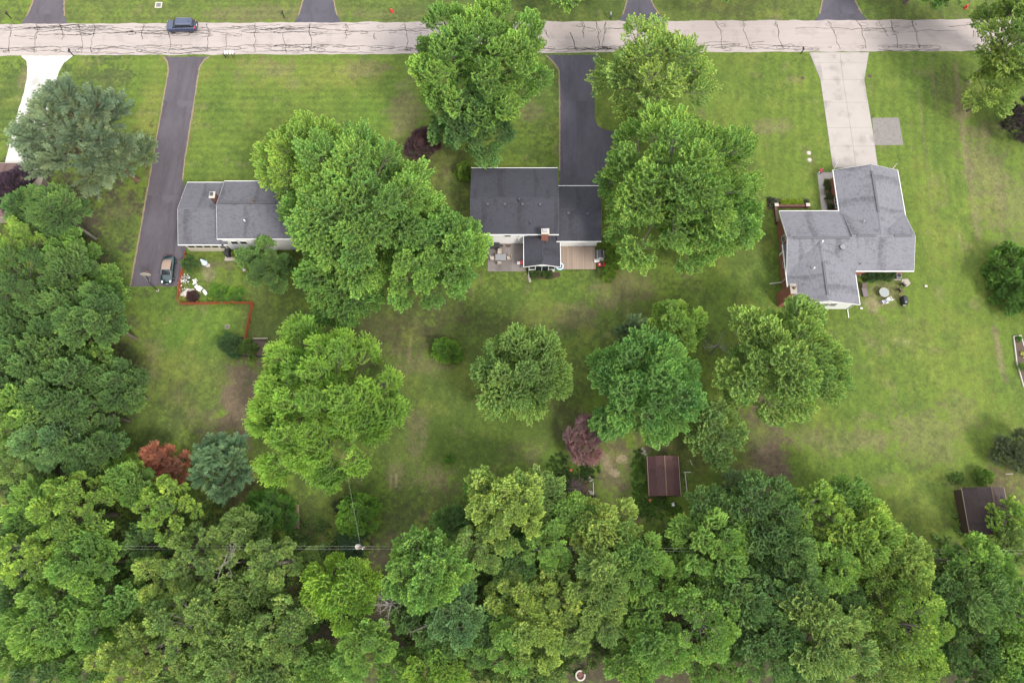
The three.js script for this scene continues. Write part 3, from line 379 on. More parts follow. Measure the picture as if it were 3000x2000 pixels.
function shed(name, label, [x0, , x1, , , z0, , z1], roofMat, wallMat, e, m, r, gableMat) { // gambrel roof, ridge north-south
  const h = thing(name, label, 'shed'), xc = (x0 + x1) / 2, q = (x1 - x0) * 0.27;
  for (const s of [-1, 1]) {
    const xe = xc + s * (x1 - x0) / 2, xm = xc + s * q;
    put('roof', plate(V(xe, e, z0), V(xe, e, z1), V(xm, m, z1), V(xm, m, z0), 0.06), roofMat, h); put('roof', plate(V(xm, m + 0.012, z0), V(xm, m + 0.012, z1), V(xc, r, z1), V(xc, r, z0), 0.06), roofMat, h);
    put('roof_edge', box(0.05, 0.1, z1 - z0 + 0.06, xe + s * 0.02, e - 0.03, (z0 + z1) / 2), M.timber, h);
  }
  put('ridge_cap', box(0.16, 0.04, z1 - z0, xc, r + 0.02, (z0 + z1) / 2), M.brownWood, h);
  const i = 0.14, sh = new THREE.Shape([[x0 + i, 0], [x1 - i, 0], [x1 - i, e], [xc + q - 0.06, m - 0.12], [xc, r - 0.12], [xc - q + 0.06, m - 0.12], [x0 + i, e]].map(([a, b]) => new THREE.Vector2(a, b)));
  put('wall', new THREE.ExtrudeGeometry(sh, { depth: z1 - z0 - 0.4, bevelEnabled: false }).translate(0, 0, z0 + 0.2), wallMat, h);
  for (const [k, z] of [[-1, z0 + 0.17], [1, z1 - 0.17]]) put('gable_board', new THREE.ExtrudeGeometry(new THREE.Shape([[x0 + i, e - 0.05], [x1 - i, e - 0.05], [xc + q - 0.06, m - 0.13], [xc, r - 0.13], [xc - q + 0.06, m - 0.13]].map(([a, b]) => new THREE.Vector2(a, b))), { depth: 0.05, bevelEnabled: false }).translate(0, 0, z - 0.025), gableMat, h);
  for (const s of [-0.48, 0.48]) { const d = put('door', rbox(0.9, 1.75, 0.06, 0.01, xc + s, 0.95, z1 - 0.16), M.brownWood, h); put('handle', box(0.05, 0.2, 0.05, xc + s * 0.3, 1.0, z1 - 0.11), M.black, d); }
  return h;
}
shed('garden_shed', 'maroon gambrel-roofed garden shed beside the brush pile', [17.32, -10.07, 21.3, -10.07, 17.27, -9.96, 17, -4.97], M.roofMaroon, M.brownWood, 1.9, 2.55, 2.95, M.stone);
shed('garden_shed', 'dark umber gambrel-roofed barn shed at the wood edge by bare soil', [56.91, -6.04, 62.26, -6.04, 56.52, -6.02, 56.67, -0.3], M.roofUmber, M.brown, 1.9, 2.95, 3.5, M.brownWood);

// ---------------------------------------------------------------- cars
function wheels(car, xs, zs, r, rimMat) {
  for (const x of xs) for (const s of [-1, 1]) {
    const w = new THREE.Group(); w.name = 'wheel'; w.position.set(x, r, s * zs); car.add(w);
    put('tyre', new THREE.TorusGeometry(r - 0.09, 0.09, 8, 20), M.black, w).scale.z = 1.25; put('rim', cyl(r - 0.11, r - 0.11, 0.14, 0, 0, 0, 14).rotateX(Math.PI / 2), rimMat, w);
  }
}
{
  const paint = new THREE.MeshPhysicalMaterial({ color: lin(0.016, 0.029, 0.075), metalness: 0.2, roughness: 0.35, clearcoat: 1, clearcoatRoughness: 0.06 });
  const [x, z] = [-51.9, -77.16], c = thing('parked_car', 'dark blue SUV parked on the cracked road', 'car', [x, 0.016, z], 0.01);
  put('body', loft([[-2.31, 0.66, 0.42, 0.72], [-2.24, 0.84, 0.3, 0.86], [-2.0, 0.92, 0.26, 0.95], [-1.1, 0.94, 0.24, 1.04], [-0.6, 0.94, 0.24, 1.06], [1.6, 0.94, 0.24, 1.1], [2.05, 0.9, 0.28, 1.12], [2.28, 0.84, 0.38, 1.06], [2.34, 0.7, 0.46, 0.9]].map((q) => carRing(...q, 5))), paint, c);
  put('cabin_glass', loft([[-1.2, 0.78, 0.95, 1.06], [-0.5, 0.7, 0.98, 1.58], [0.2, 0.7, 0.98, 1.62], [1.5, 0.68, 0.98, 1.6], [1.95, 0.64, 0.98, 1.48], [2.2, 0.68, 0.95, 1.1]].map((q) => carRing(...q, 5))), M.glass, c);
  put('roof', loft([[-0.58, 0.58, 1.52, 1.6], [-0.3, 0.67, 1.54, 1.65], [0.4, 0.69, 1.55, 1.68], [1.4, 0.67, 1.54, 1.66], [1.98, 0.6, 1.46, 1.58]].map((q) => carRing(...q, 4))), paint, c);
  for (const s of [-1, 1]) {
    put('roof_rail', bar(V(-0.4, 1.67, s * 0.6), V(1.7, 1.66, s * 0.58), 0.02), M.metal, c); put('window_trim', bar(V(-0.9, 1.09, s * 0.86), V(1.95, 1.13, s * 0.82), 0.018), M.metal, c);
    for (const [xa, xb] of [[-0.95, -0.5], [0.35, 0.3], [1.55, 1.5]]) put('pillar', bar(V(xa, 1.05, s * 0.82), V(xb, 1.58, s * 0.7), 0.04), paint, c);
    put('headlight', rbox(0.22, 0.14, 0.34, 0.04, -2.18, 0.78, s * 0.62), M.metal, c); put('taillight', rbox(0.16, 0.2, 0.34, 0.04, 2.24, 0.96, s * 0.62), M.red, c); put('mirror', rbox(0.16, 0.14, 0.2, 0.03, -0.75, 1.08, s * 1.02), paint, c);
  }
  put('bumper', rbox(0.16, 0.26, 1.6, 0.05, 2.3, 0.45, 0), M.darkGrey, c); put('number_plate', box(0.02, 0.13, 0.42, 2.36, 0.75, 0), M.white, c); put('antenna', rbox(0.12, 0.08, 0.06, 0.02, 1.55, 1.7, 0), M.black, c);
  wheels(c, [-1.42, 1.38], 0.84, 0.35, M.darkGrey);
}
{
  const green = new THREE.MeshPhysicalMaterial({ color: lin(0.006, 0.024, 0.028), metalness: 0.3, roughness: 0.28, clearcoat: 1, clearcoatRoughness: 0.05 }), top = std(lin(0.27, 0.195, 0.155), 0.95, { map: grainTex });
  const [x, z] = [-48.39, -36.2], c = thing('parked_car', 'dark green convertible with tan soft top parked near the basketball hoop', 'car', [x, 0.012, z], -Math.PI / 2 + 0.02);
  put('body', loft([[-2.12, 0.5, 0.3, 0.5], [-2.05, 0.7, 0.24, 0.62], [-1.8, 0.82, 0.2, 0.72], [-1.1, 0.87, 0.18, 0.84], [-0.4, 0.86, 0.18, 0.9], [0.8, 0.87, 0.18, 0.93], [1.4, 0.86, 0.2, 0.92], [1.85, 0.78, 0.26, 0.84], [2.05, 0.62, 0.34, 0.68]].map((q) => carRing(-q[0], q[1], q[2], q[3], 3.6)).reverse()), green, c);
  put('soft_top', loft([[-0.28, 0.6, 1.12, 1.27], [0.0, 0.63, 1.1, 1.32], [0.5, 0.64, 1.0, 1.33], [1.0, 0.62, 0.88, 1.2], [1.3, 0.56, 0.84, 0.98]].map((q) => carRing(-q[0], q[1], q[2], q[3], 4)).reverse()), top, c);
  put('windscreen', loft([[-0.95, 0.68, 0.8, 0.9], [-0.3, 0.6, 0.85, 1.25]].map((q) => carRing(-q[0], q[1], q[2], q[3], 5)).reverse()), M.glass, c); put('side_glass', loft([[-0.5, 0.7, 0.86, 1.02], [0.1, 0.68, 0.86, 1.16], [0.9, 0.66, 0.86, 1.04]].map((q) => carRing(-q[0], q[1], q[2], q[3], 5)).reverse()), M.glass, c);
  put('windscreen_frame', merge([bar(V(0.3, 1.27, -0.6), V(0.3, 1.27, 0.6), 0.025), bar(V(0.3, 1.27, 0.6), V(0.95, 0.88, 0.7), 0.025), bar(V(0.3, 1.27, -0.6), V(0.95, 0.88, -0.7), 0.025)]), M.galv, c);
  for (const s of [-1, 1]) { put('headlight', new THREE.SphereGeometry(0.16, 12, 8).scale(1.5, 0.55, 0.85).translate(1.85, 0.64, s * 0.56), M.white, c); put('taillight', rbox(0.12, 0.12, 0.3, 0.03, -1.95, 0.66, s * 0.5), M.red, c); put('mirror', rbox(0.1, 0.12, 0.2, 0.03, 0.62, 0.95, s * 0.92), green, c); }
  put('grille', rbox(0.06, 0.1, 0.9, 0.02, 2.08, 0.36, 0), M.black, c); put('number_plate', box(0.02, 0.11, 0.38, 2.12, 0.36, 0), M.white, c);
  wheels(c, [-1.28, 1.3], 0.8, 0.31, M.metal);
}

// ---------------------------------------------------------------- fence, beds and yard things by the grey house
{
  const runs = [[[-46.19, -38.54], [-46.44, -33.88]], [[-46.44, -33.88], [-46.32, -31.55]], [[-45.93, -31.15], [-36.05, -31.25]], [[-36, -31.15], [-36.4, -26.05]]];
  const labels = ['red-stained picket fence run between the drive and round shrub', 'red-stained picket fence run beside the rock bed', 'long red-stained picket fence run behind the white chairs and flowers', 'red-stained picket fence run ending at the planter bed'];
  runs.forEach(([[ax, az], [bx, bz]], i) => {
    const L = Math.hypot(bx - ax, bz - az), f = thing('picket_fence', labels[i], 'fence', [ax, 0, az], -Math.atan2(bz - az, bx - ax), 'red picket fence round the garden');
    for (const y of [0.3, 0.85]) put('rail', box(L, 0.09, 0.045, L / 2, y, 0), M.fence, f);
    const n = Math.max(2, Math.round(L / 2.2) + 1); for (let k = 0; k < n; k++) put('post', box(0.11, 1.15, 0.11, k / (n - 1) * L, 0.575, -0.08), M.fence, f);
    const m = Math.floor(L / 0.15), pk = new THREE.ExtrudeGeometry(new THREE.Shape([[-0.05, 0.06], [0.05, 0.06], [0.05, 0.98], [0, 1.06], [-0.05, 0.98]].map(([a, b]) => new THREE.Vector2(a, b))), { depth: 0.02, bevelEnabled: false });
    for (let k = 0; k < m; k++) put('picket', pk, M.fence, f).position.set((k + 0.5) * L / m, 0.01 * (k % 3), 0.024);
  });
}
{ // basketball hoop
  const [x, z] = [-49.7, -33.22], h = thing('basketball_hoop', 'basketball hoop on a slanted black pole at the end of the old drive', 'hoop', [x, 0, z]);
  put('pole', merge([bar(V(0, 0, 0), V(-0.15, 2.0, -0.35), 0.07), bar(V(-0.15, 2.0, -0.35), V(-0.2, 3.0, -1.0), 0.06)]), M.black, h); put('brace', merge([bar(V(-0.15, 2.1, -0.4), V(-0.65, 2.9, -1.05), 0.03), bar(V(-0.15, 2.1, -0.4), V(0.25, 2.9, -1.05), 0.03)]), M.grey, h);
  const bb = put('backboard', new THREE.CylinderGeometry(0.72, 0.72, 0.05, 28, 1, false).rotateX(Math.PI / 2).scale(1, 0.72, 1).translate(-0.2, 3.25, -1.12), M.stonePale, h); put('rim', new THREE.TorusGeometry(0.23, 0.015, 6, 20).rotateX(Math.PI / 2).translate(-0.2, 3.05, -1.42), M.orange, bb);
  put('footing', rbox(0.4, 0.06, 0.3, 0.02, 0, 0.03, 0), M.stone, h);
}
function adirondack(x, z, turn, label) { // white plastic garden chair
  const c = thing('garden_chair', label, 'chair', [x, 0, z], turn);
  put('seat', rbox(0.5, 0.04, 0.48, 0.015, 0, 0.38, 0, 0, 0.12), M.white, c); const b = put('backrest', rbox(0.5, 0.72, 0.04, 0.015, 0, 0.72, -0.32, 0, -0.32), M.white, c);
  for (let k = -2; k <= 2; k++) put('slat', box(0.07, 0.62, 0.02, k * 0.095, 0.72, -0.285, 0, -0.32), M.white, b);
  for (const s of [-1, 1]) { put('armrest', rbox(0.09, 0.03, 0.6, 0.01, s * 0.3, 0.58, 0), M.white, c); put('leg', box(0.06, 0.58, 0.08, s * 0.3, 0.29, 0.24), M.white, c); put('leg', box(0.06, 0.45, 0.08, s * 0.28, 0.22, -0.24), M.white, c); }
}
adirondack(-44.44, -34.34, -1.4, 'white plastic garden chair beside the daisy bed'); adirondack(-43.64, -33.32, 1.0, 'white plastic garden chair next to the rock bed');
{
  const [x, z] = [-42.91, -32.87], c = thing('lounge_footstool', 'white garden footrest with dark pole leaning beside the rock bed', 'footrest', [x, 0, z], 0.7); put('top', rbox(0.4, 0.04, 0.8, 0.015, 0, 0.3, 0), M.white, c); for (const [a, b] of [[-1, -1], [1, -1], [-1, 1], [1, 1]]) put('leg', box(0.05, 0.3, 0.05, a * 0.16, 0.15, b * 0.34), M.white, c); put('pole', bar(V(-0.3, 0.36, -0.5), V(0.5, 0.4, 1.0), 0.02), M.black, c);
}
{ // furled pale blue parasol
  const [x, z] = [-43.45, -37.23], c = thing('furled_parasol', 'pale blue furled garden parasol standing on grass behind the grey house', 'parasol', [x, 0, z]);
  const g = new THREE.LatheGeometry([[0.02, 1.7], [0.1, 1.6], [0.13, 1.45], [0.2, 1.1], [0.3, 0.7], [0.4, 0.42]].map(([r, y]) => new THREE.Vector2(r, y)), 24), p = g.attributes.position; for (let i = 0; i < p.count; i++) { const a = Math.atan2(p.getZ(i), p.getX(i)), k = 1 + 0.16 * Math.cos(a * 8); p.setX(i, p.getX(i) * k); p.setZ(i, p.getZ(i) * k); } g.computeVertexNormals();
  put('canopy', g, new THREE.MeshStandardMaterial({ color: lin(0.5, 0.6, 0.72), roughness: 0.9, side: THREE.DoubleSide }), c); put('pole', cyl(0.025, 0.025, 1.75, 0, 0.875, 0, 8), M.galv, c); put('base', cyl(0.28, 0.3, 0.08, 0, 0.04, 0), M.galv, c);
}
function stoneGeo(r, seed, flat = 0.5) { const g = new THREE.IcosahedronGeometry(r, 2), p = g.attributes.position; for (let i = 0; i < p.count; i++) { const v = V(p.getX(i), p.getY(i), p.getZ(i)), k = 0.75 + 0.5 * fbm(v.x / r * 1.4 + seed, v.z / r * 1.4 + v.y / r, 2); p.setXYZ(i, v.x * k, v.y * k * flat, v.z * k); } g.computeVertexNormals(); return g; }
function stones(list, mat, label, group) { list.forEach(([x, z, r, f = 0.5], i) => { const s = tag(put(numbered('garden_stone'), stoneGeo(r, i * 3.7 + x, f), mat, scene), label, 'stone', group); s.position.set(x, r * f * 0.5, z); }); }
stones([[-46.14, -32.36, 0.42], [-45.81, -32.71, 0.5], [-45.43, -33.12, 0.45], [-44.84, -32.97, 0.5], [-44.42, -32.66, 0.35], [-46.05, -32.76, 0.3]], M.stonePale, 'pale boulder round the maroon mounded shrub', 'boulders of the rock bed');
stones([[-43.14, -37.03, 0.32, 0.15]], M.stonePale, 'round flat stepping stone beside the furled parasol'); stones([[-37.88, -36.3, 0.25, 0.4]], M.stonePale, 'lone pale stone in lawn near the dark bushy tree');
{ const [x, z] = [-40.23, -38.64], c = thing('gas_grill', 'black covered grill standing by the back doorstep of the grey house', 'grill', [x, 0, z]); put('cover', rbox(0.62, 1.05, 1.0, 0.1, 0, 0.55, 0), M.black, c); put('hood', rbox(0.56, 0.2, 0.9, 0.09, 0, 1.12, 0), M.black, c); for (const s of [-1, 1]) put('wheel', cyl(0.1, 0.1, 0.06, 0.2, 0.1, s * 0.5, 12).rotateX(0), M.darkGrey, c); }
{ const [x, z] = [-39.33, -27.91], c = thing('drain_cover', 'square dark drain cover set in lawn inside the fence corner', 'cover', [x, 0, z]); put('frame', box(0.62, 0.04, 0.62, 0, 0.02, 0), M.stone, c); for (let k = -2; k <= 2; k++) put('bar', box(0.07, 0.03, 0.52, k * 0.11, 0.045, 0), M.brown, c); }
function timberBed(label, pts, mat, h, soilMat, closed = true) { // raised bed of timbers
  const [cx, cz] = pts[0], b = thing('raised_bed', label, 'planter', [cx, 0, cz]); const q = pts.map(([x, z]) => [x - cx, z - cz]); if (soilMat) put('soil', slab(q, 0.0, h * 0.7, 0.005), soilMat, b);
  for (let i = 0; i < q.length - (closed ? 0 : 1); i++) { const [ax, az] = q[i], [bx, bz] = q[(i + 1) % q.length], L = Math.hypot(bx - ax, bz - az); put('timber', at(new RoundedBoxGeometry(L, h, 0.14, 1, 0.02), (ax + bx) / 2, h / 2, (az + bz) / 2, -Math.atan2(bz - az, bx - ax)), mat, b); }
  return b;
}
timberBed('dark timber-edged planter bed below the end of the red fence', [[-38.84, -24.06], [-38.36, -26.39], [-36.09, -26.2], [-33.23, -25.71], [-33.03, -23.68], [-38.52, -23.73]], M.timberDark, 0.28, M.soil);
{ const b = tag(put(numbered('weathered_board'), rbox(3.2, 0.14, 0.18, 0.02), M.timber, scene), 'pale weathered timber lying at the top of the dark planter bed', 'timber'); const [x, z] = [-35.05, -26.15]; b.position.set(x, 0.25, z); b.rotation.y = 0.02; }
timberBed('narrow white timber-edged flower bed at the lawn edge right of the brick house', [[68.91, -26.49], [69.92, -26.64], [70.19, -23.39], [70.31, -19.59], [68.85, -19.4], [68.6, -22.91]], M.stonePale, 0.2, M.soil);

// ---------------------------------------------------------------- patio and deck of the charcoal-roofed house
{
  const slabs = struct('patio', slab([[-3.45, -40.4], [1.95, -40.4], [1.95, -36.1], [-3.45, -36.1]], 0.002, 0.03, 0.005), M.joint);
  for (let i = 0; i < 3; i++) for (let j = 0; j < 2; j++) put('concrete_slab', slab([[-3.45 + i * 1.81, -40.35 + j * 2.13], [-3.45 + i * 1.81 + 1.79, -40.35 + j * 2.13], [-3.45 + i * 1.81 + 1.79, -40.35 + j * 2.13 + 2.11], [-3.45 + i * 1.81, -40.35 + j * 2.13 + 2.11]].map(([x, z]) => [Math.min(x, 1.96), z]), 0.01, 0.06, 0.006), M.patioConcrete, slabs);
  const deck = thing('wooden_deck', 'weathered plank deck between the sunroom and the white playhouse', 'deck', [6.95, 0, -39.75]);
  put('deck_frame', box(4.85, 0.2, 3.35, 2.43, 0.1, 1.7), M.timberDark, deck); const n = 35, w = 4.9 / n;
  for (let k = 0; k < n; k++) put('plank', box(w - 0.012, 0.035, 3.45, (k + 0.5) * w, 0.222 + 0.003 * hash(k, 5), 1.7), M.deckBoards[Math.floor(hash(k, 2) * 4)], deck);
  struct('soil_strip', sheet([[6.95, -40.3], [11.8, -40.3], [11.8, -39.78], [6.95, -39.78]], 0.006), M.soil);
  for (let k = 0; k < 9; k++) { const s = tag(put(numbered('garden_stone'), stoneGeo(0.16 + 0.06 * hash(k, 8), k * 2.2, 0.6), M.stonePale, scene), 'pale stone in the soil strip along the deck', 'stone', 'stones along the deck'); s.position.set(7.15 + k * 0.36, 0.05, -40.02 + 0.08 * (hash(k, 3) - 0.5)); }
  struct('soil_strip', sheet([[2.2, -35.98], [6.7, -35.98], [6.9, -35.4], [5.5, -34.9], [3.2, -34.95], [2.4, -35.3]], 0.006), M.mulch);
}
{ // outdoor dining set
  const [x, z] = [-1.6, -37.96], t = thing('patio_table', 'glass-topped rectangular patio table on the concrete patio', 'table', [x, 0.06, z]);
  put('tabletop', rbox(1.45, 0.03, 0.85, 0.012, 0, 0.7, 0), new THREE.MeshStandardMaterial({ color: lin(0.16, 0.16, 0.17), roughness: 0.12 }), t); put('table_rim', merge([bar(V(-0.73, 0.7, -0.43), V(0.73, 0.7, -0.43), 0.025), bar(V(-0.73, 0.7, 0.43), V(0.73, 0.7, 0.43), 0.025), bar(V(-0.73, 0.7, -0.43), V(-0.73, 0.7, 0.43), 0.025), bar(V(0.73, 0.7, -0.43), V(0.73, 0.7, 0.43), 0.025)]), M.stone, t); for (const [a, b] of [[-1, -1], [1, -1], [-1, 1], [1, 1]]) put('leg', bar(V(a * 0.65, 0, b * 0.36), V(a * 0.65, 0.7, b * 0.36), 0.025), M.stone, t);
  const fabric = std(lin(0.4, 0.33, 0.28), 0.95, { map: grainTex });
  const sling = (dx, dz, turn, label) => { const c = thing('patio_chair', label, 'chair', [x + dx, 0.06, z + dz], turn, 'sling chairs round the patio table'); put('seat', rbox(0.52, 0.04, 0.5, 0.015, 0, 0.42, 0, 0, -0.05), fabric, c); put('backrest', rbox(0.52, 0.62, 0.04, 0.015, 0, 0.75, 0.3, 0, 0.25), fabric, c); for (const s of [-1, 1]) { put('armrest', bar(V(s * 0.29, 0.64, -0.22), V(s * 0.29, 0.66, 0.3), 0.022), M.stone, c); put('leg', bar(V(s * 0.28, 0, -0.25), V(s * 0.28, 0.64, -0.22), 0.018), M.stone, c); put('leg', bar(V(s * 0.28, 0, 0.3), V(s * 0.28, 0.66, 0.28), 0.018), M.stone, c); } };
  const L = 'beige sling patio chair drawn up to the glass table'; sling(-0.15, -0.75, Math.PI, L); sling(-0.2, 0.75, 0, L); sling(-1.15, 0.05, -1.5, L); sling(1.15, 0.0, 1.75, L);
}
{ const c = thing('storage_box', 'dark deck storage box against the white rear wall', 'box', [-2.45, 0.06, -39.85]); put('body', rbox(1.35, 0.5, 0.7, 0.03, 0, 0.25, 0), M.darkGrey, c); put('lid', rbox(1.42, 0.08, 0.76, 0.03, 0, 0.54, 0), M.black, c); }
{ const c = thing('hose_reel', 'small dark hose reel beside the storage box', 'hose', [-1.45, 0.06, -39.95]); put('hose', new THREE.TorusGeometry(0.16, 0.05, 8, 18).translate(0, 0.2, 0), M.black, c); put('stand', rbox(0.3, 0.05, 0.2, 0.01, 0, 0.025, 0), M.darkGrey, c); }
{ const g = new THREE.CylinderGeometry(0.42, 0.42, 0.02, 24, 1, false, -Math.PI / 2, Math.PI); const m = tag(put(numbered('doormat'), g, M.brown, scene), 'half-round brown doormat on the patio at the white wall', 'mat'); m.position.set(-0.55, 0.075, -40.2); }
{ const c = thing('charcoal_grill', 'red and black kettle grill with white shelf next to sunroom corner', 'grill', [1.45, 0.06, -37.0]); put('lid', rbox(0.62, 0.3, 0.48, 0.1, 0, 0.98, 0), M.red, c); put('firebox', rbox(0.6, 0.2, 0.46, 0.04, 0, 0.75, 0), M.black, c); put('side_shelf', rbox(0.4, 0.04, 0.42, 0.01, -0.52, 0.86, 0), M.white, c); for (const [a, b] of [[-1, -1], [1, -1], [-1, 1], [1, 1]]) put('leg', bar(V(a * 0.26, 0, b * 0.2), V(a * 0.26, 0.7, b * 0.2), 0.02), M.black, c); put('wheel', cyl(0.09, 0.09, 0.05, 0, 0, 0, 12).rotateX(Math.PI / 2).translate(-0.26, 0.09, 0.25), M.black, c); }
{ const c = thing('paddling_pool', 'blue inflatable ring pool tucked at the sunroom corner by the deck', 'pool', [6.72, 0.28, -36.75]); put('lower_ring', new THREE.TorusGeometry(0.5, 0.1, 10, 30).rotateX(Math.PI / 2), M.blue, c); put('upper_ring', new THREE.TorusGeometry(0.48, 0.09, 10, 30).rotateX(Math.PI / 2).translate(0, 0.15, 0), M.paleBlue, c); }
{ const c = thing('playhouse', 'white toy playhouse with dark roof at the deck edge', 'playhouse', [12.45, 0, -38.25]); put('wall', box(0.95, 1.15, 1.1, 0, 0.575, 0), M.white, c); for (const s of [-1, 1]) put('roof', plate(V(s * 0.62, 1.05, -0.65), V(s * 0.62, 1.05, 0.6), V(0, 1.42, 0.6), V(0, 1.42, -0.65), 0.05), M.darkGrey, c); put('gable', new THREE.ExtrudeGeometry(new THREE.Shape([[-0.47, 1.14], [0.47, 1.14], [0, 1.37]].map(([a, b]) => new THREE.Vector2(a, b))), { depth: 1.08, bevelEnabled: false }).translate(0, 0, -0.54), M.white, c); windowOn(c, 's', 0.18, 0.8, 0.57, 0.5, 0.3, 2, 1); put('door', rbox(0.05, 0.8, 0.5, 0.01, -0.6, 0.45, 0.75, 0.9), M.white, c); put('counter', rbox(0.7, 0.05, 0.4, 0.01, -0.45, 0.55, 0.78), M.white, c); }
{ const c = thing('toy_car', 'red and black ride-on toy car in front of the playhouse', 'toy car', [12.62, 0, -37.05], 0.1); put('body', loft([[-0.5, 0.22, 0.12, 0.28], [-0.35, 0.3, 0.1, 0.38], [0.3, 0.3, 0.1, 0.4], [0.5, 0.24, 0.12, 0.32]].map((q) => carRing(...q, 4))), M.red, c); put('seat', rbox(0.3, 0.14, 0.34, 0.04, 0.08, 0.44, 0), M.black, c); put('sticker', box(0.2, 0.01, 0.2, -0.25, 0.405, 0), M.white, c); for (const a of [-0.32, 0.32]) for (const s of [-1, 1]) put('wheel', cyl(0.12, 0.12, 0.09, 0, 0, 0, 14).rotateX(Math.PI / 2).translate(a, 0.12, s * 0.3), M.black, c); }

// ---------------------------------------------------------------- front and rear of the brick house
{ // low brick planter wall with hedge
  const w = thing('brick_planter', 'low brick planter wall with two capped piers beside the lawn hedge', 'planter wall', [38.2, 0, -46.1]);
  put('wall', box(4.6, 0.55, 0.3, 2.3, 0.275, 0), M.brickDark, w); put('coping', rbox(4.7, 0.07, 0.36, 0.015, 2.3, 0.585, 0), M.brickDark, w); put('wall', box(0.3, 0.5, 2.6, -0.05, 0.25, 1.3), M.brickDark, w); put('coping', rbox(0.36, 0.07, 2.4, 0.015, -0.05, 0.535, 1.4), M.brownWood, w);
  for (const x of [0, 4.55]) { const p = put('pier', box(0.46, 0.75, 0.46, x, 0.375, 0), M.brickDark, w); put('pier_cap', rbox(0.58, 0.09, 0.5, 0.02, x, 0.795, 0), M.stonePale, p); }
  struct('planter_soil', sheet([[37.1, -46.9], [37.6, -47.5], [43.2, -47.4], [43.4, -46.0], [38, -45.9], [37.2, -45.7]], 0.006), M.soil);
}
{ const [x, z] = [45.52, -51.87], c = thing('flower_pot', 'dark red flower pot at the walkway corner', 'pot', [x, 0, z]); put('pot', new THREE.LatheGeometry([[0.01, 0], [0.2, 0], [0.28, 0.4], [0.32, 0.42], [0.32, 0.48], [0.27, 0.48], [0.25, 0.42], [0.01, 0.42]].map(([r, y]) => new THREE.Vector2(r, y)), 20), std(lin(0.3, 0.04, 0.04), 0.6), c); put('stake', bar(V(0.05, 0.4, 0), V(0.15, 1.0, -0.1), 0.012), M.white, c); }
{ const [x, z] = [45.23, -51.59], c = thing('garden_light', 'small white garden lantern beside the red flower pot', 'lantern', [x, 0.03, z]); put('stake', cyl(0.02, 0.02, 0.3, 0, 0.15, 0, 8), M.white, c); put('head', rbox(0.16, 0.12, 0.16, 0.03, 0, 0.34, 0), M.white, c); }
function flag(x, y, z, turn, label) {
  const f = thing('flag', label, 'flag', [x, y, z], turn); put('staff', bar(V(0, 0, 0), V(0.9, 0.75, 0), 0.018), M.white, f);
  const P = []; const ribbonOf = (v0, v1, mat, u0 = 0, u1 = 1, name = 'stripe') => { const n = 10, g = new THREE.PlaneGeometry(1, 1, n, 1), p = g.attributes.position; for (let i = 0; i < p.count; i++) { const u = u0 + (p.getX(i) + 0.5) * (u1 - u0), v = v0 + (0.5 - p.getY(i)) * (v1 - v0); p.setXYZ(i, 0.9 - u * 0.55 + 0.0 - v * 0.05, 0.75 - u * 0.46 - v * 0.5, 0.08 * Math.sin(u * 9) * (0.3 + v) + (name === 'canton' ? 0.006 : 0)); } g.computeVertexNormals(); mat.side = THREE.DoubleSide; put(name, g, mat, f); };
  const w = std(lin(0.75, 0.74, 0.72), 0.9), r = std(lin(0.5, 0.04, 0.06), 0.9), b = std(lin(0.05, 0.06, 0.2), 0.9);
  for (let k = 0; k < 13; k++) ribbonOf(k / 13, (k + 1) / 13, k % 2 ? w : r); ribbonOf(0, 7 / 13, b, 0, 0.42, 'canton'); ribbonOf(0, 7 / 13, b, 0, 0.42, 'canton');
}
flag(46.3, 2.4, -50.7, 1.2, 'striped red and white flag on a staff at the garage corner near the walkway'); flag(54.6, 2.4, -50.7, 0.9, 'striped flag with blue canton on a staff at the garage corner near the gravel pad');
for (const [x, z, r, l] of [[44.23, -55, 0.3, 'square white utility lid in the lawn beside the concrete drive'], [44.19, -53.85, 0.24, 'round white utility lid in the lawn beside the concrete drive']]) { const c = thing('septic_riser', l, 'lid', [x, 0, z]); put('lid', r > 0.25 ? rbox(0.5, 0.1, 0.5, 0.03, 0, 0.05, 0) : cyl(0.24, 0.26, 0.1, 0, 0.05, 0, 20), M.stonePale, c); put('collar', cyl(0.34, 0.36, 0.03, 0, 0.015, 0, 20), M.stone, c); }
for (const [x, z, l] of [[44.85, -68.08, 'small dark valve cover in bare soil left of the concrete drive'], [55.26, -68.39, 'small dark valve cover in bare soil right of the concrete drive']]) { const c = thing('valve_cover', l, 'cover', [x, 0, z]); put('lid', cyl(0.13, 0.13, 0.04, 0, 0.03, 0), M.brown, c); put('collar', cyl(0.3, 0.32, 0.02, 0, 0.01, 0), M.soil, c); }
{ const [x, z] = [51.78, -32.71], t = thing('garden_table', 'round pale glass garden table on the worn grass', 'table', [x, 0, z]); put('tabletop', cyl(0.66, 0.66, 0.03, 0, 0.7, 0, 36), std(lin(0.2, 0.215, 0.21), 0.25), t); put('rim', new THREE.TorusGeometry(0.66, 0.025, 8, 40).rotateX(Math.PI / 2).translate(0, 0.7, 0), M.stonePale, t); for (let k = 0; k < 4; k++) put('leg', bar(V(0.5 * Math.cos(k * 1.57 + 0.6), 0, 0.5 * Math.sin(k * 1.57 + 0.6)), V(0.3 * Math.cos(k * 1.57 + 0.6), 0.7, 0.3 * Math.sin(k * 1.57 + 0.6)), 0.02), M.white, t); }
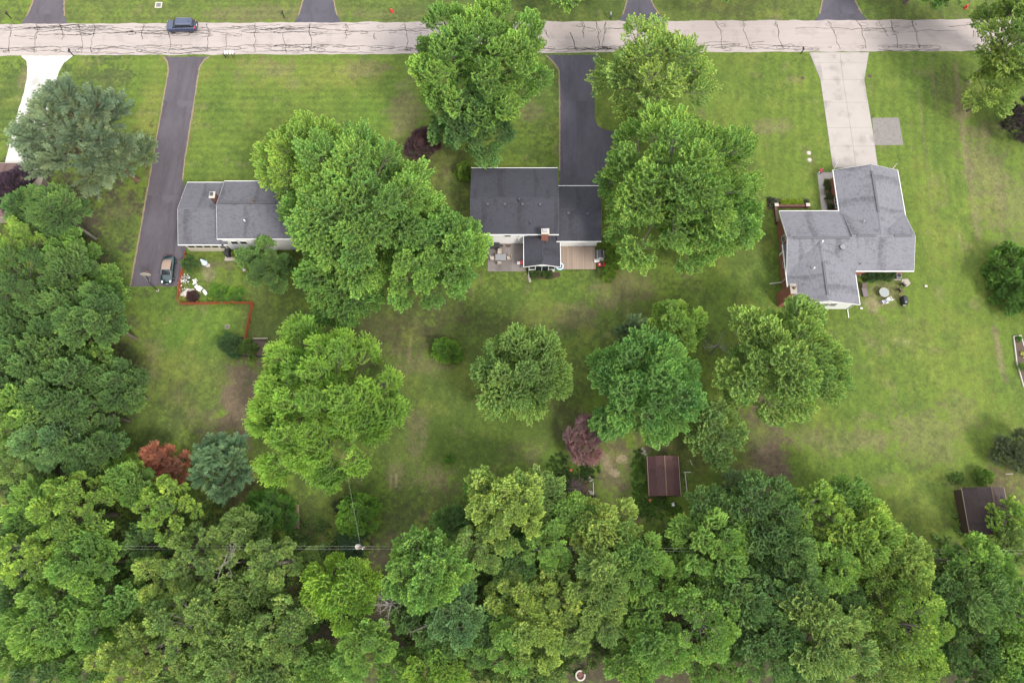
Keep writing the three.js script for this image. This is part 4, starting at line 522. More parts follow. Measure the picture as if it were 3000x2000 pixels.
function stack(x, z, turn, label, mat, cushion) { const c = thing('garden_chair', label, 'chair', [x, 0, z], turn); put('seat', rbox(0.52, 0.06, 0.5, 0.02, 0, 0.4, 0), cushion, c); put('backrest', rbox(0.52, 0.6, 0.06, 0.02, 0, 0.7, 0.28, 0, 0.28), mat, c); for (const s of [-1, 1]) { put('armrest', rbox(0.06, 0.04, 0.52, 0.015, s * 0.29, 0.62, 0.02), mat, c); put('leg', box(0.05, 0.62, 0.05, s * 0.28, 0.31, -0.22), mat, c); put('leg', box(0.05, 0.45, 0.05, s * 0.28, 0.22, 0.24), mat, c); } }
stack(51.72, -31.4, 0.35, 'white chair with blue print cushion at the round garden table', M.white, std(lin(0.3, 0.3, 0.45), 0.9)); stack(52.45, -31.8, 0.45, 'plain white chair at the round garden table', M.white, M.white);
stack(54.84, -33.99, -1.0, 'dark wicker armchair with tan rug behind it', M.black, M.brownWood); stack(54.19, -33.17, -1.1, 'dark wicker armchair next to the black covered grill', M.black, M.brownWood);
{ const [x, z] = [55.39, -34.4], m = tag(put(numbered('straw_mat'), slab([[-0.5, -0.5], [0.4, -0.6], [0.7, 0.1], [0.1, 0.6], [-0.5, 0.3]], 0, 0.03, 0.005), M.stone, scene), 'ragged straw mat under dark wicker armchair', 'mat'); m.position.set(x, 0.004, z); }
{ const [x, z] = [49.26, -33.17], c = thing('sun_lounger', 'brown wicker lounger with raised back beside the white gable wing', 'lounger', [x, 0, z], 0.08); put('bed', rbox(0.72, 0.1, 1.35, 0.03, 0, 0.34, 0.3), std(lin(0.12, 0.095, 0.1), 0.85), c); put('backrest', rbox(0.72, 0.1, 0.75, 0.03, 0.05, 0.56, -0.62, 0, 0.55), M.brown, c); for (const [a, b] of [[-1, -0.3], [1, -0.3], [-1, 0.85], [1, 0.85]]) put('leg', box(0.06, 0.32, 0.06, a * 0.3, 0.16, b), M.brown, c); }
{ const [x, z] = [54.41, -31.55], c = thing('gas_grill', 'large grill under a glossy black cover on the lawn', 'grill', [x, 0, z], 0.1); put('cover', loft([[-0.62, 0.24, 0.1, 0.9], [-0.52, 0.34, 0.05, 0.98], [-0.3, 0.36, 0.05, 1.18], [0.3, 0.36, 0.05, 1.2], [0.52, 0.34, 0.05, 0.98], [0.62, 0.26, 0.1, 0.9]].map((q) => carRing(...q, 4))).rotateY(Math.PI / 2), std(lin(0.015, 0.016, 0.024), 0.35), c); put('shelf', rbox(0.4, 0.04, 0.18, 0.01, -0.1, 0.55, 0.66), M.stone, c); }
{ const [x, z] = [54.27, -35.22], c = thing('air_conditioner', 'grey air conditioner unit on a pad at the brick rear wall', 'unit', [x, 0, z]); put('pad', rbox(0.95, 0.08, 0.9, 0.02, 0, 0.04, 0), M.stone, c); put('case', rbox(0.75, 0.6, 0.7, 0.04, 0, 0.38, 0), M.grey, c); put('fan', cyl(0.28, 0.28, 0.04, 0, 0.69, 0, 20), M.black, c); }
for (const [x, z, l] of [[48.61, -30.6, 'small white stepping block near the downspout of the gable wing'], [58.14, -33.88, 'small white lawn light right of the patio set'], [49.12, -35.58, 'small white meter box on the ground at the brick rear wall']]) { const c = thing('white_block', l, 'block', [x, 0, z]); put('body', rbox(0.34, 0.16, 0.26, 0.04, 0, 0.08, 0), M.white, c); put('cap', rbox(0.2, 0.06, 0.16, 0.02, 0.04, 0.18, 0), M.stonePale, c); }

// ---------------------------------------------------------------- street furniture
function mailbox(x, z, label, n = 1, mats = [M.black], post = M.black, group) {
  const m = thing('mailbox', label, 'mailbox', [x, 0, z], 0, group); put('post', box(0.11, 1.1, 0.11, 0, 0.55, 0), post, m); if (n > 1) { put('crossbar', box(n * 0.42, 0.1, 0.12, n * 0.2 + 0.1, 0.98, 0), M.brownWood, m); for (let k = 1; k < n + 1; k += 2) put('post', box(0.1, 1.0, 0.1, k * 0.42, 0.5, 0), M.brownWood, m); }
  for (let k = 0; k < n; k++) { const g = new THREE.Shape(); g.moveTo(-0.11, 0); g.lineTo(0.11, 0); g.lineTo(0.11, 0.14); g.absarc(0, 0.14, 0.11, 0, Math.PI); const b = put('box', new THREE.ExtrudeGeometry(g, { depth: 0.5, bevelEnabled: false }).translate(n > 1 ? 0.25 + k * 0.4 : 0, 1.08, -0.3), mats[k % mats.length], m); put('flag', box(0.015, 0.16, 0.05, (n > 1 ? 0.25 + k * 0.4 : 0) + 0.125, 1.24, -0.1), M.red, b); }
}
mailbox(-79.51, -79.11, 'black mailbox on a post across the road near the left drive'); mailbox(-36.14, -79.24, 'black mailbox on a post across the road between the two north drives'); mailbox(-68.41, -72.13, 'black mailbox where the white drive meets the road'); mailbox(-44.53, -71.69, 'row of four white mailboxes on a brown crossbar with a black end post', 4, [M.white], M.black); mailbox(45.04, -72.44, 'black mailbox at the road edge by the slabbed concrete drive'); mailbox(15.54, -78.98, 'dark mailbox across the road beside the patched black drive', 1, [M.galv]);
function hydrant(x, z, label) { const h = thing('fire_hydrant', label, 'hydrant', [x, 0, z]); put('barrel', cyl(0.14, 0.16, 0.6, 0, 0.3, 0), M.red, h); put('bonnet', new THREE.SphereGeometry(0.17, 14, 8, 0, 6.3, 0, 1.6).translate(0, 0.6, 0), M.red, h); put('flange', cyl(0.22, 0.22, 0.06, 0, 0.06, 0), M.red, h); for (const s of [-1, 1]) put('nozzle', cyl(0.07, 0.07, 0.14, 0, 0, 0, 10).rotateZ(Math.PI / 2).translate(s * 0.2, 0.42, 0), M.red, h); put('pumper_nozzle', cyl(0.09, 0.09, 0.14, 0, 0, 0, 10).rotateX(Math.PI / 2).translate(0, 0.42, 0.2), M.red, h); }
hydrant(-19.12, -80.28, 'red fire hydrant across the road near the big maple'); hydrant(72.28, -81.07, 'red fire hydrant across the road in the right-hand lawn');
{ const [x, z] = [-56.47, -81.66], c = thing('storm_drain', 'square storm drain with pale concrete frame in the lawn across the road', 'drain', [x, 0, z]); put('frame', merge([box(1.1, 0.08, 0.18, 0, 0.04, -0.46), box(1.1, 0.08, 0.18, 0, 0.04, 0.46), box(0.18, 0.08, 0.74, -0.46, 0.04, 0), box(0.18, 0.08, 0.74, 0.46, 0.04, 0)]), M.stonePale, c); for (let k = 0; k < 6; k++) put('grate_bar', box(0.07, 0.04, 0.74, -0.31 + k * 0.125, 0.04, 0), M.grey, c); }
// utility pole, transformer and wires
{
  const [x, z] = [-17.54, 1.15], p = thing('utility_pole', 'wooden utility pole with white transformer among shrubs at the wood edge', 'utility pole', [x, 0, z]);
  put('pole', cyl(0.12, 0.17, 8.4, 0, 4.2, 0, 12), M.bark, p); const t = put('transformer', cyl(0.3, 0.3, 0.9, -0.3, 7.3, -0.1, 20), M.galv, p); put('lid', new THREE.SphereGeometry(0.31, 18, 8, 0, 6.3, 0, 1.57).scale(1, 0.35, 1).translate(-0.3, 7.75, -0.1), M.stonePale, t); put('bushing', cyl(0.05, 0.05, 0.25, 0.0, 7.9, -0.25, 8), M.galv, t);
  put('crossarm', box(0.9, 0.1, 0.1, 0.2, 8.1, 0.05, 0.25), M.timber, p); for (const [a, b] of [[-0.1, -0.15], [0.4, 0.15]]) put('insulator', cyl(0.05, 0.07, 0.18, a, 8.23, b, 10), M.white, p);
  const wireMat = std(lin(0.6, 0.6, 0.58), 0.7); const sag = (a, b, s) => Array.from({ length: 25 }, (_, i) => { const u = i / 24, q = a.clone().lerp(b, u); q.y -= s * 4 * u * (1 - u); return q; });
  const W = (label, a, b, s, r = 0.004) => { const q = sag(a, b, s), w = tag(put(numbered('power_line'), tube(q, q.map(() => r), 5), wireMat, scene), label, 'wire'); return w; };
  W('thin overhead wire over the woods, the one nearer the yards', V(-95, 8.3, z - 0.15), V(x - 0.1, 8.3, z - 0.15), 0.25); W('thin overhead wire over the woods, the one farther from the yards', V(-95, 8.3, z + 0.15), V(x + 0.4, 8.3, z + 0.15), 0.25);
  W('thin overhead wire crossing right of the pole, nearer the yards', V(x + 0.0, 8.3, z - 0.15), V(95, 8.3, z + 0.5), 0.25); W('thin overhead wire crossing right of the pole, farther from the yards', V(x + 0.4, 8.3, z + 0.15), V(95, 8.3, z + 0.9), 0.25);
  W('thin service wire running from the utility pole towards the grey house', V(x, 7.4, z), V(-29, 4.6, -39.2), 0.9, 0.005);
}

// ---------------------------------------------------------------- odds and ends round the sheds and the woods
{ // brush pile with loose brick edging
  const [x, z] = [8.38, -6.17], b = thing('brush_pile', 'heap of dry branches inside a rough brick border near the maroon shed', 'brush pile', [x, 0, z]); const r = mul32(71), g = [];
  for (let k = 0; k < 110; k++) { const a = r() * 6.28, l = 0.5 + r() * 0.8, cx = (r() - 0.5) * 1.7, cz = (r() - 0.5) * 1.5, y = 0.05 + 0.55 * r() * (1 - Math.hypot(cx, cz) / 1.6); g.push(tube([V(cx - Math.cos(a) * l, y, cz - Math.sin(a) * l), V(cx, y + 0.1 * r(), cz), V(cx + Math.cos(a) * l, y + (r() - 0.4) * 0.25, cz + Math.sin(a) * l)], [0.03, 0.025, 0.008], 5)); }
  const br = put('branches', merge(g), std(lin(0.15, 0.11, 0.1), 0.95), b); br.userData.kind = 'stuff';
  for (let k = 0; k < 9; k++) put('brick', box(0.2, 0.09, 0.1, 1.25, 0.05 + 0.1 * (k % 2), -0.9 + k * 0.22, hash(k, 4) * 0.6), k < 3 ? M.orange : M.brick, b); for (let k = 0; k < 8; k++) put('brick', box(0.22, 0.09, 0.12, -1.2 + k * 0.3, 0.05, 1.15, hash(k, 9) * 0.5), M.stone, b);
}
{ const [x, z] = [17.77, -4.53], c = tag(put(numbered('clay_block'), rbox(0.42, 0.2, 0.42, 0.02), M.orange, scene), 'square orange clay block at the shed corner', 'block'); c.position.set(x, 0.1, z); }
stones([[17.15, -11.13, 0.16, 0.4], [17.41, -10.86, 0.17, 0.4], [17.13, -10.6, 0.15, 0.4], [17.43, -10.46, 0.16, 0.4]], M.stonePale, 'small pale paver beside the top corner of the maroon shed', 'pavers beside the maroon shed');
stones([[7.68, -8.39, 0.2, 0.6]], M.orange, 'terracotta-coloured stone above the brush pile'); stones([[10.18, -7.21, 0.35, 0.25], [10.16, -5.39, 0.45, 0.15]], M.stone, 'flat grey-pink stone slab beside the brush pile', 'flat slabs by the brush pile');
{ const [x, z] = [22.23, -8.04], c = thing('pipe_frame', 'white plastic pipe frame standing beside the maroon shed', 'pipe frame', [x, 0, z]); put('rail', bar(V(0, 1.1, 0), V(0.15, 1.1, 3.4), 0.026), M.white, c); put('rail', bar(V(0, 1.1, 0), V(0.75, 1.1, 0), 0.026), M.white, c); for (const [a, b] of [[0, 0], [0.15, 3.4], [0.75, 0]]) put('post', bar(V(a, 0, b), V(a, 1.1, b), 0.024), M.white, c); put('strut', bar(V(0.75, 1.0, -1.6), V(1.05, 1.05, -0.9), 0.024), M.white, c); }
{ const [x, z] = [20.59, -4.02], c = thing('garden_chair', 'white metal folding chair in weeds below the maroon shed', 'chair', [x, 0, z], 0.3); put('seat', rbox(0.36, 0.03, 0.36, 0.01, 0, 0.42, 0), M.white, c); put('backrest', new THREE.TorusGeometry(0.2, 0.03, 8, 20, 3.3).translate(0, 0.72, -0.2), M.white, c); for (const [a, b] of [[-1, -1], [1, -1], [-1, 1], [1, 1]]) put('leg', bar(V(a * 0.16, 0, b * 0.2), V(a * 0.16, 0.42 + (b < 0 ? 0.3 : 0), b * 0.17), 0.02), M.white, c); }
{ const [x, z] = [10.52, -5.48], c = tag(put(numbered('white_stake'), tube([V(0, 0, 1.3), V(0, 0.08, 0), V(0, 0.05, -1.4)], [0.035, 0.035, 0.03], 6), M.white, scene), 'thin white pole lying beside the flat stone slab', 'pole'); c.position.set(x, 0.03, z); }
{ const [x, z] = [8.21, 15.93], c = thing('fire_ring', 'round fire pit with pale stone rim and rusty ash at the wood edge', 'fire pit', [x, 0, z]); put('rim', new THREE.LatheGeometry([[0.42, 0], [0.62, 0], [0.63, 0.3], [0.6, 0.36], [0.45, 0.36], [0.42, 0.32], [0.42, 0]].map(([r, y]) => new THREE.Vector2(r, y)), 36), M.stonePale, c); put('ash_bed', cyl(0.42, 0.42, 0.1, 0, 0.12, 0, 28), std(lin(0.14, 0.06, 0.055), 0.95, { map: grainTex }), c); }
{ const [x, z] = [-27.53, -2.24], c = thing('old_planks', 'pile of faded pink planks beside the green dome shrub', 'planks', [x, 0, z], 0.25); [[-0.3, 0.1, 0, 0], [0.05, 0.13, 0.1, 0.05], [0.3, 0.1, -0.6, -0.12]].forEach(([dx, y, dz, t]) => put('plank', rbox(0.34, 0.08, 2.3, 0.015, dx, y, dz, t), std(lin(0.26, 0.15, 0.14), 0.9, { map: woodTex }), c)); put('sleeper', rbox(1.1, 0.09, 0.12, 0.015, 0, 0.045, 0.3), M.timberDark, c); }
{ const [x, z] = [64.61, -7.91], c = tag(put(numbered('weathered_board'), rbox(0.95, 0.08, 0.16, 0.015), M.stone, scene), 'short pale board in bare soil above the umber shed', 'timber'); c.position.set(x, 0.05, z); c.rotation.y = 0.05; }
console.log('things done');

// ---------------------------------------------------------------- plants
// boughs: leafy branch ends about 1.7 m long, growing along +z; every leaf is a small folded face
function leafGeo(make) {
  const P = [], N = [], Cc = [], I = [];
  const leaf = (p, d, up, len, wid, tone) => {
    const s = d.clone().cross(up).normalize(), n = s.clone().cross(d).normalize(), k = P.length / 3, m = p.clone().addScaledVector(d, len * 0.5).addScaledVector(n, wid * 0.12);
    for (const v of [p, m.clone().addScaledVector(s, wid / 2), p.clone().addScaledVector(d, len), m.clone().addScaledVector(s, -wid / 2)]) P.push(v.x, v.y, v.z);
    const nl = n.clone().addScaledVector(s, -0.25).normalize(), nr = n.clone().addScaledVector(s, 0.25).normalize();
    for (const v of [n, nr, n, nl]) N.push(v.x, v.y, v.z); for (let q = 0; q < 4; q++) Cc.push(...tone); I.push(k, k + 1, k + 2, k, k + 2, k + 3);
  };
  make(leaf);
  const g = new THREE.BufferGeometry(); g.setAttribute('position', new THREE.Float32BufferAttribute(P, 3)); g.setAttribute('normal', new THREE.Float32BufferAttribute(N, 3)); g.setAttribute('color', new THREE.Float32BufferAttribute(Cc, 3)); g.setIndex(I); return g;
}
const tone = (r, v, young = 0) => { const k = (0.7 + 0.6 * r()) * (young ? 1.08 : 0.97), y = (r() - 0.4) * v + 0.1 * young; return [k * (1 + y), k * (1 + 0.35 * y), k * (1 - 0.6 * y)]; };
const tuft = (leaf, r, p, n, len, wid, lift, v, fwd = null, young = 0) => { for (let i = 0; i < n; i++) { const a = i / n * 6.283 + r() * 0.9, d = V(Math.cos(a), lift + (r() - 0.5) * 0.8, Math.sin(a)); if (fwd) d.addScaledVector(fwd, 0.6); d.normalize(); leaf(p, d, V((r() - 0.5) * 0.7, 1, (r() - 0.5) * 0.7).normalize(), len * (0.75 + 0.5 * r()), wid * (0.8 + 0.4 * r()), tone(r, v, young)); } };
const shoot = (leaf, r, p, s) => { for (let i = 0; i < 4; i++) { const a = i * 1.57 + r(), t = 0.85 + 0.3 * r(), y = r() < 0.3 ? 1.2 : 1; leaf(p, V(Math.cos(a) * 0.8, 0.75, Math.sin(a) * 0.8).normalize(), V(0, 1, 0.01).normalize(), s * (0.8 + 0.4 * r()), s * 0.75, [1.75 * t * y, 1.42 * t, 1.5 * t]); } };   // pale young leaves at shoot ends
const boughs = {
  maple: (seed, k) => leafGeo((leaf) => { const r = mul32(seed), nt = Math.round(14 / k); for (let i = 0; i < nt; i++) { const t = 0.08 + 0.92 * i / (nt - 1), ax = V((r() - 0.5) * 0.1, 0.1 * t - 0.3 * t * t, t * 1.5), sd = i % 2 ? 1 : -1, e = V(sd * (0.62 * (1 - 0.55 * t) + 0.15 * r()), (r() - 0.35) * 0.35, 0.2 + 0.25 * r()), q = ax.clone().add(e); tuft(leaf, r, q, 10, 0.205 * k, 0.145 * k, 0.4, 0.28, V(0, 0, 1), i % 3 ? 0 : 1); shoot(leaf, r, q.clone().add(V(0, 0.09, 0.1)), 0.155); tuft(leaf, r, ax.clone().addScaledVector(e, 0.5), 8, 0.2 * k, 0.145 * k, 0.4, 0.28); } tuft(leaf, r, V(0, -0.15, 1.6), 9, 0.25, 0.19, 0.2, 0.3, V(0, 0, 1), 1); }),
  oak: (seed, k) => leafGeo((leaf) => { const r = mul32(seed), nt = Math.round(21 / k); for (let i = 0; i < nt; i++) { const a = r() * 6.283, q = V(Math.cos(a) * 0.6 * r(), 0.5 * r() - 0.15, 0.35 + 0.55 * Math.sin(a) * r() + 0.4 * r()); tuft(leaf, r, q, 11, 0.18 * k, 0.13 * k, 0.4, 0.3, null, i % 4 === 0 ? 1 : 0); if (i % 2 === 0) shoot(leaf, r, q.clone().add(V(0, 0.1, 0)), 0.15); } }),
  feather: (seed) => leafGeo((leaf) => { const r = mul32(seed); for (let i = 0; i < 9; i++) { const sd = (i - 4) / 4, b = V(sd * 0.25, 0, 0.1 + 0.5 * r()), d = V(sd * 0.5 + (r() - 0.5) * 0.3, 0.25 + (r() - 0.3) * 0.4, 1).normalize(), L = 0.8 + 0.5 * r(); for (let k = 0; k < 9; k++) { const p = b.clone().addScaledVector(d, L * k / 8); for (let m = 0; m < 3; m++) { const q = V((r() - 0.5) * 1.6, (r() - 0.2) * 0.8, 0.6).normalize(); leaf(p, q, V((r() - 0.5), 1, (r() - 0.5)).normalize(), 0.15 + 0.07 * r(), 0.085, tone(r, 0.35)); } } } }),
  pine: (seed) => leafGeo((leaf) => { const r = mul32(seed); for (let i = 0; i < 9; i++) { const t = i / 8, sd = i % 2 ? 1 : -1, ax = V(0, 0.15 * t, t * 1.2), e = V(sd * 0.45 * (1 - 0.5 * t) * r(), 0.1 * r(), 0.25); for (const q of [ax, ax.clone().add(e)]) for (let m = 0; m < 20; m++) { const d = V((r() - 0.5) * 1.7, 0.15 + (r() - 0.3), 0.8 + r() * 0.5).normalize(); leaf(q, d, V(r() - 0.5, 1, r() - 0.5).normalize(), 0.24 + 0.12 * r(), 0.042, tone(r, 0.2)); } } }),
  frond: (seed) => leafGeo((leaf) => { const r = mul32(seed); for (let i = 0; i < 22; i++) { const t = i / 21, ax = V((r() - 0.5) * 0.08, 0.12 * t - 0.35 * t * t, t * 2.0); tuft(leaf, r, ax, 7, 0.22, 0.13, 0.35, 0.25, V(0, 0, 1)); } }),
};
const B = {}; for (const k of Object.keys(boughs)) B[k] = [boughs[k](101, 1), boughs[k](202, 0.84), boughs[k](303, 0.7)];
const foliage = (through = 0.42) => new THREE.MeshPhysicalMaterial({ color: 0xffffff, vertexColors: true, roughness: 1, transmission: through, thickness: 0, specularIntensity: 0.35, side: THREE.DoubleSide });
const leafMat = foliage(), needleMat = foliage(0.15);
let treeSeed = 1;
// a crown of leafy boughs held out by limbs: centre (0, hc, 0), half width a, half height b
function plant(name, label, category, o) {
  const { x, z, hc, type = 'maple', color, group, yellow = 0, density = 1, bark = M.bark, low = -0.45, inner = 0.2, size = 1, lean = [0, 0], up = 0.25, lobeK = 1 } = o, a = o.a * (o.full ?? o.a < 3.6 ? 0.92 : 0.96), b = o.b * 0.96, full = o.full ?? o.a < 2.9, r = mul32(7919 * (treeSeed++) + 13), g = thing(name, label, category, [x, 0, z], 0, group);
  const K = Math.max(full ? 11 : 8, Math.round(2.5 * Math.pow(a, 1.25) * Math.max(0.8, b / a) * lobeK)), lr0 = a * Math.sqrt((full ? 2.3 : 1.62) * Math.max(0.9, Math.sqrt(b / a)) / K), lobes = [], off = r() * 6.28;
  for (let k = 0; k < K; k++) {
    const yy = low + (1 - low) * Math.pow((k + 0.5) / K, 0.85), ph = off + k * 2.39996 + (r() - 0.5) * 0.7, rr = Math.sqrt(Math.max(0, 1 - yy * yy)), f = 0.58 + 0.36 * r();
    lobes.push({ c: V(lean[0] * (yy + 0.5) + Math.cos(ph) * rr * a * f, hc + yy * b * f, lean[1] * (yy + 0.5) + Math.sin(ph) * rr * a * f), lr: lr0 * (0.72 + 0.55 * r()), hue: r() });
  }
  const mats = [], cols = [], base = new THREE.Color().setRGB(...color), q = new THREE.Quaternion(), m4 = new THREE.Matrix4(), ctr = V(0, hc - b * 0.25, 0);
  const addBough = (p, dir, s, hue) => {
    const zv = dir.clone().normalize(), xv = V(0, 1, 0).cross(zv); if (xv.lengthSq() < 1e-3) xv.set(1, 0, 0); xv.normalize(); const yv = zv.clone().cross(xv);
    m4.makeBasis(xv, yv, zv); q.setFromRotationMatrix(m4); q.multiply(new THREE.Quaternion().setFromAxisAngle(V(0, 0, 1), (r() - 0.5) * 1.2));
    const f = s * (0.75 + 0.5 * r()); mats.push(new THREE.Matrix4().compose(p, q, V(f, f * (0.8 + 0.4 * r()), f)));
    const c = base.clone(), v = (0.82 + 0.36 * r()) * (0.88 + 0.24 * hue), tip = r() < yellow ? 1 : 0, y = (r() - 0.5) * 0.2 + (hue - 0.5) * 0.18; c.r *= v * (1 + y + 0.42 * tip); c.g *= v * (1 + 0.3 * y + 0.26 * tip); c.b *= v * (1 - 0.3 * y + 0.3 * tip); cols.push(c);
  };
  for (const L of lobes) {
    const s = clamp(L.lr / 1.7, 0.22, 1.15) * 0.85 * size, n = Math.max(5, Math.round(density * 2.35 * Math.PI * L.lr * L.lr / (s * s))), out = L.c.clone().sub(ctr).normalize();
    for (let k = 0; k < n; k++) {
      const yy = 1 - 1.75 * (k + 0.5) / n, ph = k * 2.39996 + r(), rr = Math.sqrt(1 - yy * yy), d = V(Math.cos(ph) * rr, yy, Math.sin(ph) * rr); if (d.dot(out) < -0.45) continue;
      const p = L.c.clone().addScaledVector(d, L.lr * (0.25 + 0.4 * r())); if (p.y < 0.08) p.y = 0.08; const dir = d.clone().multiplyScalar(0.75).addScaledVector(out, 0.55).add(V(0, up, 0)); addBough(p, dir, s, L.hue);
    }
    for (let k = 0; k < n * inner; k++) { const t = 0.35 + 0.5 * r(), p = ctr.clone().lerp(L.c, t).add(V((r() - 0.5) * L.lr, (r() - 0.5) * L.lr, (r() - 0.5) * L.lr)); if (p.y > 0.1) addBough(p, V(r() - 0.5, r() * 0.6, r() - 0.5), s, r()); }
  }
  const crown = new THREE.InstancedMesh(B[type][treeSeed % 3], type === 'pine' ? needleMat : leafMat, mats.length); crown.name = 'crown'; crown.castShadow = crown.receiveShadow = true; crown.userData.kind = 'stuff';
  mats.forEach((m, i) => { crown.setMatrixAt(i, m); crown.setColorAt(i, cols[i]); });
  // trunk and limbs
  const tr = o.trunkR ?? clamp(a * 0.045 + 0.03, 0.03, 0.42), parts = [], split = Math.max(0.15, hc - b * 0.75), foot = o.foot ?? [0, 0];
  parts.push(tube([V(foot[0], -0.05, foot[1]), V(foot[0] * 0.8, split * 0.5, foot[1] * 0.8), V(foot[0] * 0.5, split, foot[1] * 0.5), V(lean[0] * 0.4, hc + b * 0.1, lean[1] * 0.4), V(lean[0], hc + b * 0.6, lean[1])], [tr * 1.25, tr, tr * 0.9, tr * 0.5, tr * 0.12], 8));
  for (const L of lobes) {
    const h0 = clamp(split + (L.c.y - split) * (0.1 + 0.3 * r()), 0.1, hc + b * 0.4), s = V(lean[0] * 0.2, h0, lean[1] * 0.2), mid = s.clone().lerp(L.c, 0.5).add(V((r() - 0.5) * 0.3 * a * 0.3, 0.12 * a * r(), (r() - 0.5) * 0.1 * a)), w = tr * 0.38;
    parts.push(tube([s, mid, L.c], [w, w * 0.65, w * 0.2], 5));
    for (let k = 0; k < 4; k++) { const d = V(r() - 0.5, r() * 0.6, r() - 0.5).normalize(); parts.push(tube([mid.clone().lerp(L.c, 0.3 + 0.6 * r()), L.c.clone().addScaledVector(d, L.lr * 0.5), L.c.clone().addScaledVector(d, L.lr * (0.85 + 0.25 * r()))], [w * 0.35, w * 0.22, 0.012], 4)); }
  }
  put('trunk', merge(parts), bark, g); g.add(crown);
  return g;
}
const GREEN = { maple: [0.168, 0.335, 0.064], bright: [0.212, 0.375, 0.064], dark: [0.112, 0.232, 0.058], olive: [0.18, 0.312, 0.076], lime: [0.258, 0.445, 0.062], yellow: [0.212, 0.345, 0.072], blue: [0.135, 0.272, 0.092], grey: [0.155, 0.265, 0.1] };
const tree = (label, [x, z, a], bRatio, hc, color, extra = {}) => plant('tree', label, 'tree', { x, z, a, b: a * bRatio, hc, color: GREEN[color] ?? color, ...extra });

// --- yard trees, each told apart by its looks
tree('tall bright green maple standing between the road and the charcoal-roofed house', [-4.41, -61.01, 8.91], 1.0, 11, 'maple', { size: 0.95, up: 0.6 });
tree('darker green maple in front of the tall roadside maple, close to the charcoal roof', [-5.22, -54.9, 5.03], 1.15, 7, [0.115, 0.245, 0.065], { size: 0.8 });
tree('airy light green maple beside the black drive near the road', [19.65, -61.05, 7.67], 1.0, 9, [0.24, 0.39, 0.09], { density: 0.68, bark: M.barkGrey, inner: 0.12 });
tree('large light green maple overhanging the garage of the charcoal-roofed house', [20.96, -43.27, 10.48], 0.95, 10, [0.175, 0.335, 0.062], { density: 1.05, bark: M.barkGrey });
tree('low hanging maple branch mass on the right of the garage maple', [26.56, -41.09, 5.96], 0.8, 6.5, 'maple', { density: 0.9, inner: 0.1 });
tree('huge green maple between the grey house and the charcoal-roofed house', [-19.34, -39.83, 10.21], 0.95, 11, 'maple', { size: 1.0 });
tree('bright green maple overlapping the front right of the grey roof', [-27.77, -47.85, 5.69], 0.9, 9, 'bright');
tree('spreading maple reaching over the patio of the charcoal-roofed house', [-10.1, -34.33, 6.59], 0.9, 8.5, 'maple');
tree('deep green maple filling the gap above the lime-coloured tree', [-21.68, -31.63, 5.31], 0.9, 7, [0.135, 0.285, 0.052]);
tree('dark green bushy tree at the rear right corner of the grey house', [-33.31, -35.31, 3.54], 1.05, 3.2, 'dark', { type: 'oak', size: 0.85, low: -0.95, full: true, density: 1.9 });
tree('large lime green feathery tree in the middle of the back yards', [-22.64, -15.52, 10.22], 0.95, 8, 'lime', { type: 'feather', up: 0.5, size: 1.0, density: 1.6 });
tree('round light-tipped broadleaf tree standing alone in the back yard', [1.3, -19.94, 6.51], 0.95, 5.5, [0.185, 0.33, 0.075], { size: 0.75, full: true, density: 1.15 });
tree('dense deep green maple with a dark hollow on top, above the maroon shed', [16.42, -18.18, 7.33], 0.95, 6.5, [0.125, 0.29, 0.062], { size: 0.9, lean: [0, 0.5], density: 1.15 });
tree('small green maple joined to the top of the dense dark maple', [21.29, -26.78, 3.57], 1.0, 5, 'bright', { size: 0.7 });
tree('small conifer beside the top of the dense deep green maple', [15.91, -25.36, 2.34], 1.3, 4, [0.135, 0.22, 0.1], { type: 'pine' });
tree('broad green maple below the white gable of the brick house', [33.35, -20.56, 7.56], 0.95, 7.5, [0.185, 0.33, 0.07], { size: 0.9, bark: M.barkGrey, density: 1.2 });
tree('sparse yellow-green tree with bare twigs below the white gable maple', [25.66, -13, 3.67], 0.9, 4, 'olive', { density: 0.85, bark: M.barkGrey, yellow: 0.15, inner: 0.05 });
const grow = (name, label, category, [x, z, a], b, hc, color, extra = {}) => plant(name, label, category, { x, z, a, b, hc, color: GREEN[color] ?? color, ...extra });
grow('pine_tree', 'big blue-green pine tree between the white drive and the old drive', 'tree', [-59.18, -52.58, 6.96], 6.6, 8.5, [0.22, 0.3, 0.168], { type: 'pine', size: 1.25, density: 1.9, foot: [4.2, 2.2], up: 0.35, bark: M.brownWood, low: -0.7 });
grow('pine_tree', 'low spreading pine limb mass on the drive side of the big blue-green pine', 'tree', [-54.94, -50.46, 3.33], 3.2, 5.5, [0.21, 0.295, 0.155], { type: 'pine', size: 1.25, density: 1.6, up: 0.2, bark: M.brownWood });
grow('pine_tree', 'small pine bough cluster reaching to the old drive edge below the big pine', 'tree', [-52.47, -52.69, 2.18], 2.4, 4.5, [0.2, 0.285, 0.15], { type: 'pine', size: 1.2, density: 1.8, up: 0.2, bark: M.brownWood, foot: [-1.5, 0.5] });
grow('spruce_tree', 'blue spruce next to the rust-red shrub in the back yard', 'tree', [-36.95, -8.32, 3.61], 3.2, 3, [0.169, 0.29, 0.142], { type: 'pine', size: 1.2, density: 2.1, low: -0.8 });
grow('red_tree', 'rust-red small tree beside the blue spruce', 'tree', [-43.75, -8.87, 2.51], 2.8, 2.6, [0.405, 0.173, 0.111], { type: 'feather', size: 0.9, density: 1.3, low: -0.8 });
grow('purple_tree', 'dusty purple plum tree beside the bare soil near the maroon shed', 'tree', [9.49, -12.06, 2.99], 1.9, 2.0, [0.344, 0.203, 0.203], { type: 'feather', size: 0.95, density: 1.7, low: -0.6, up: 0.4 });
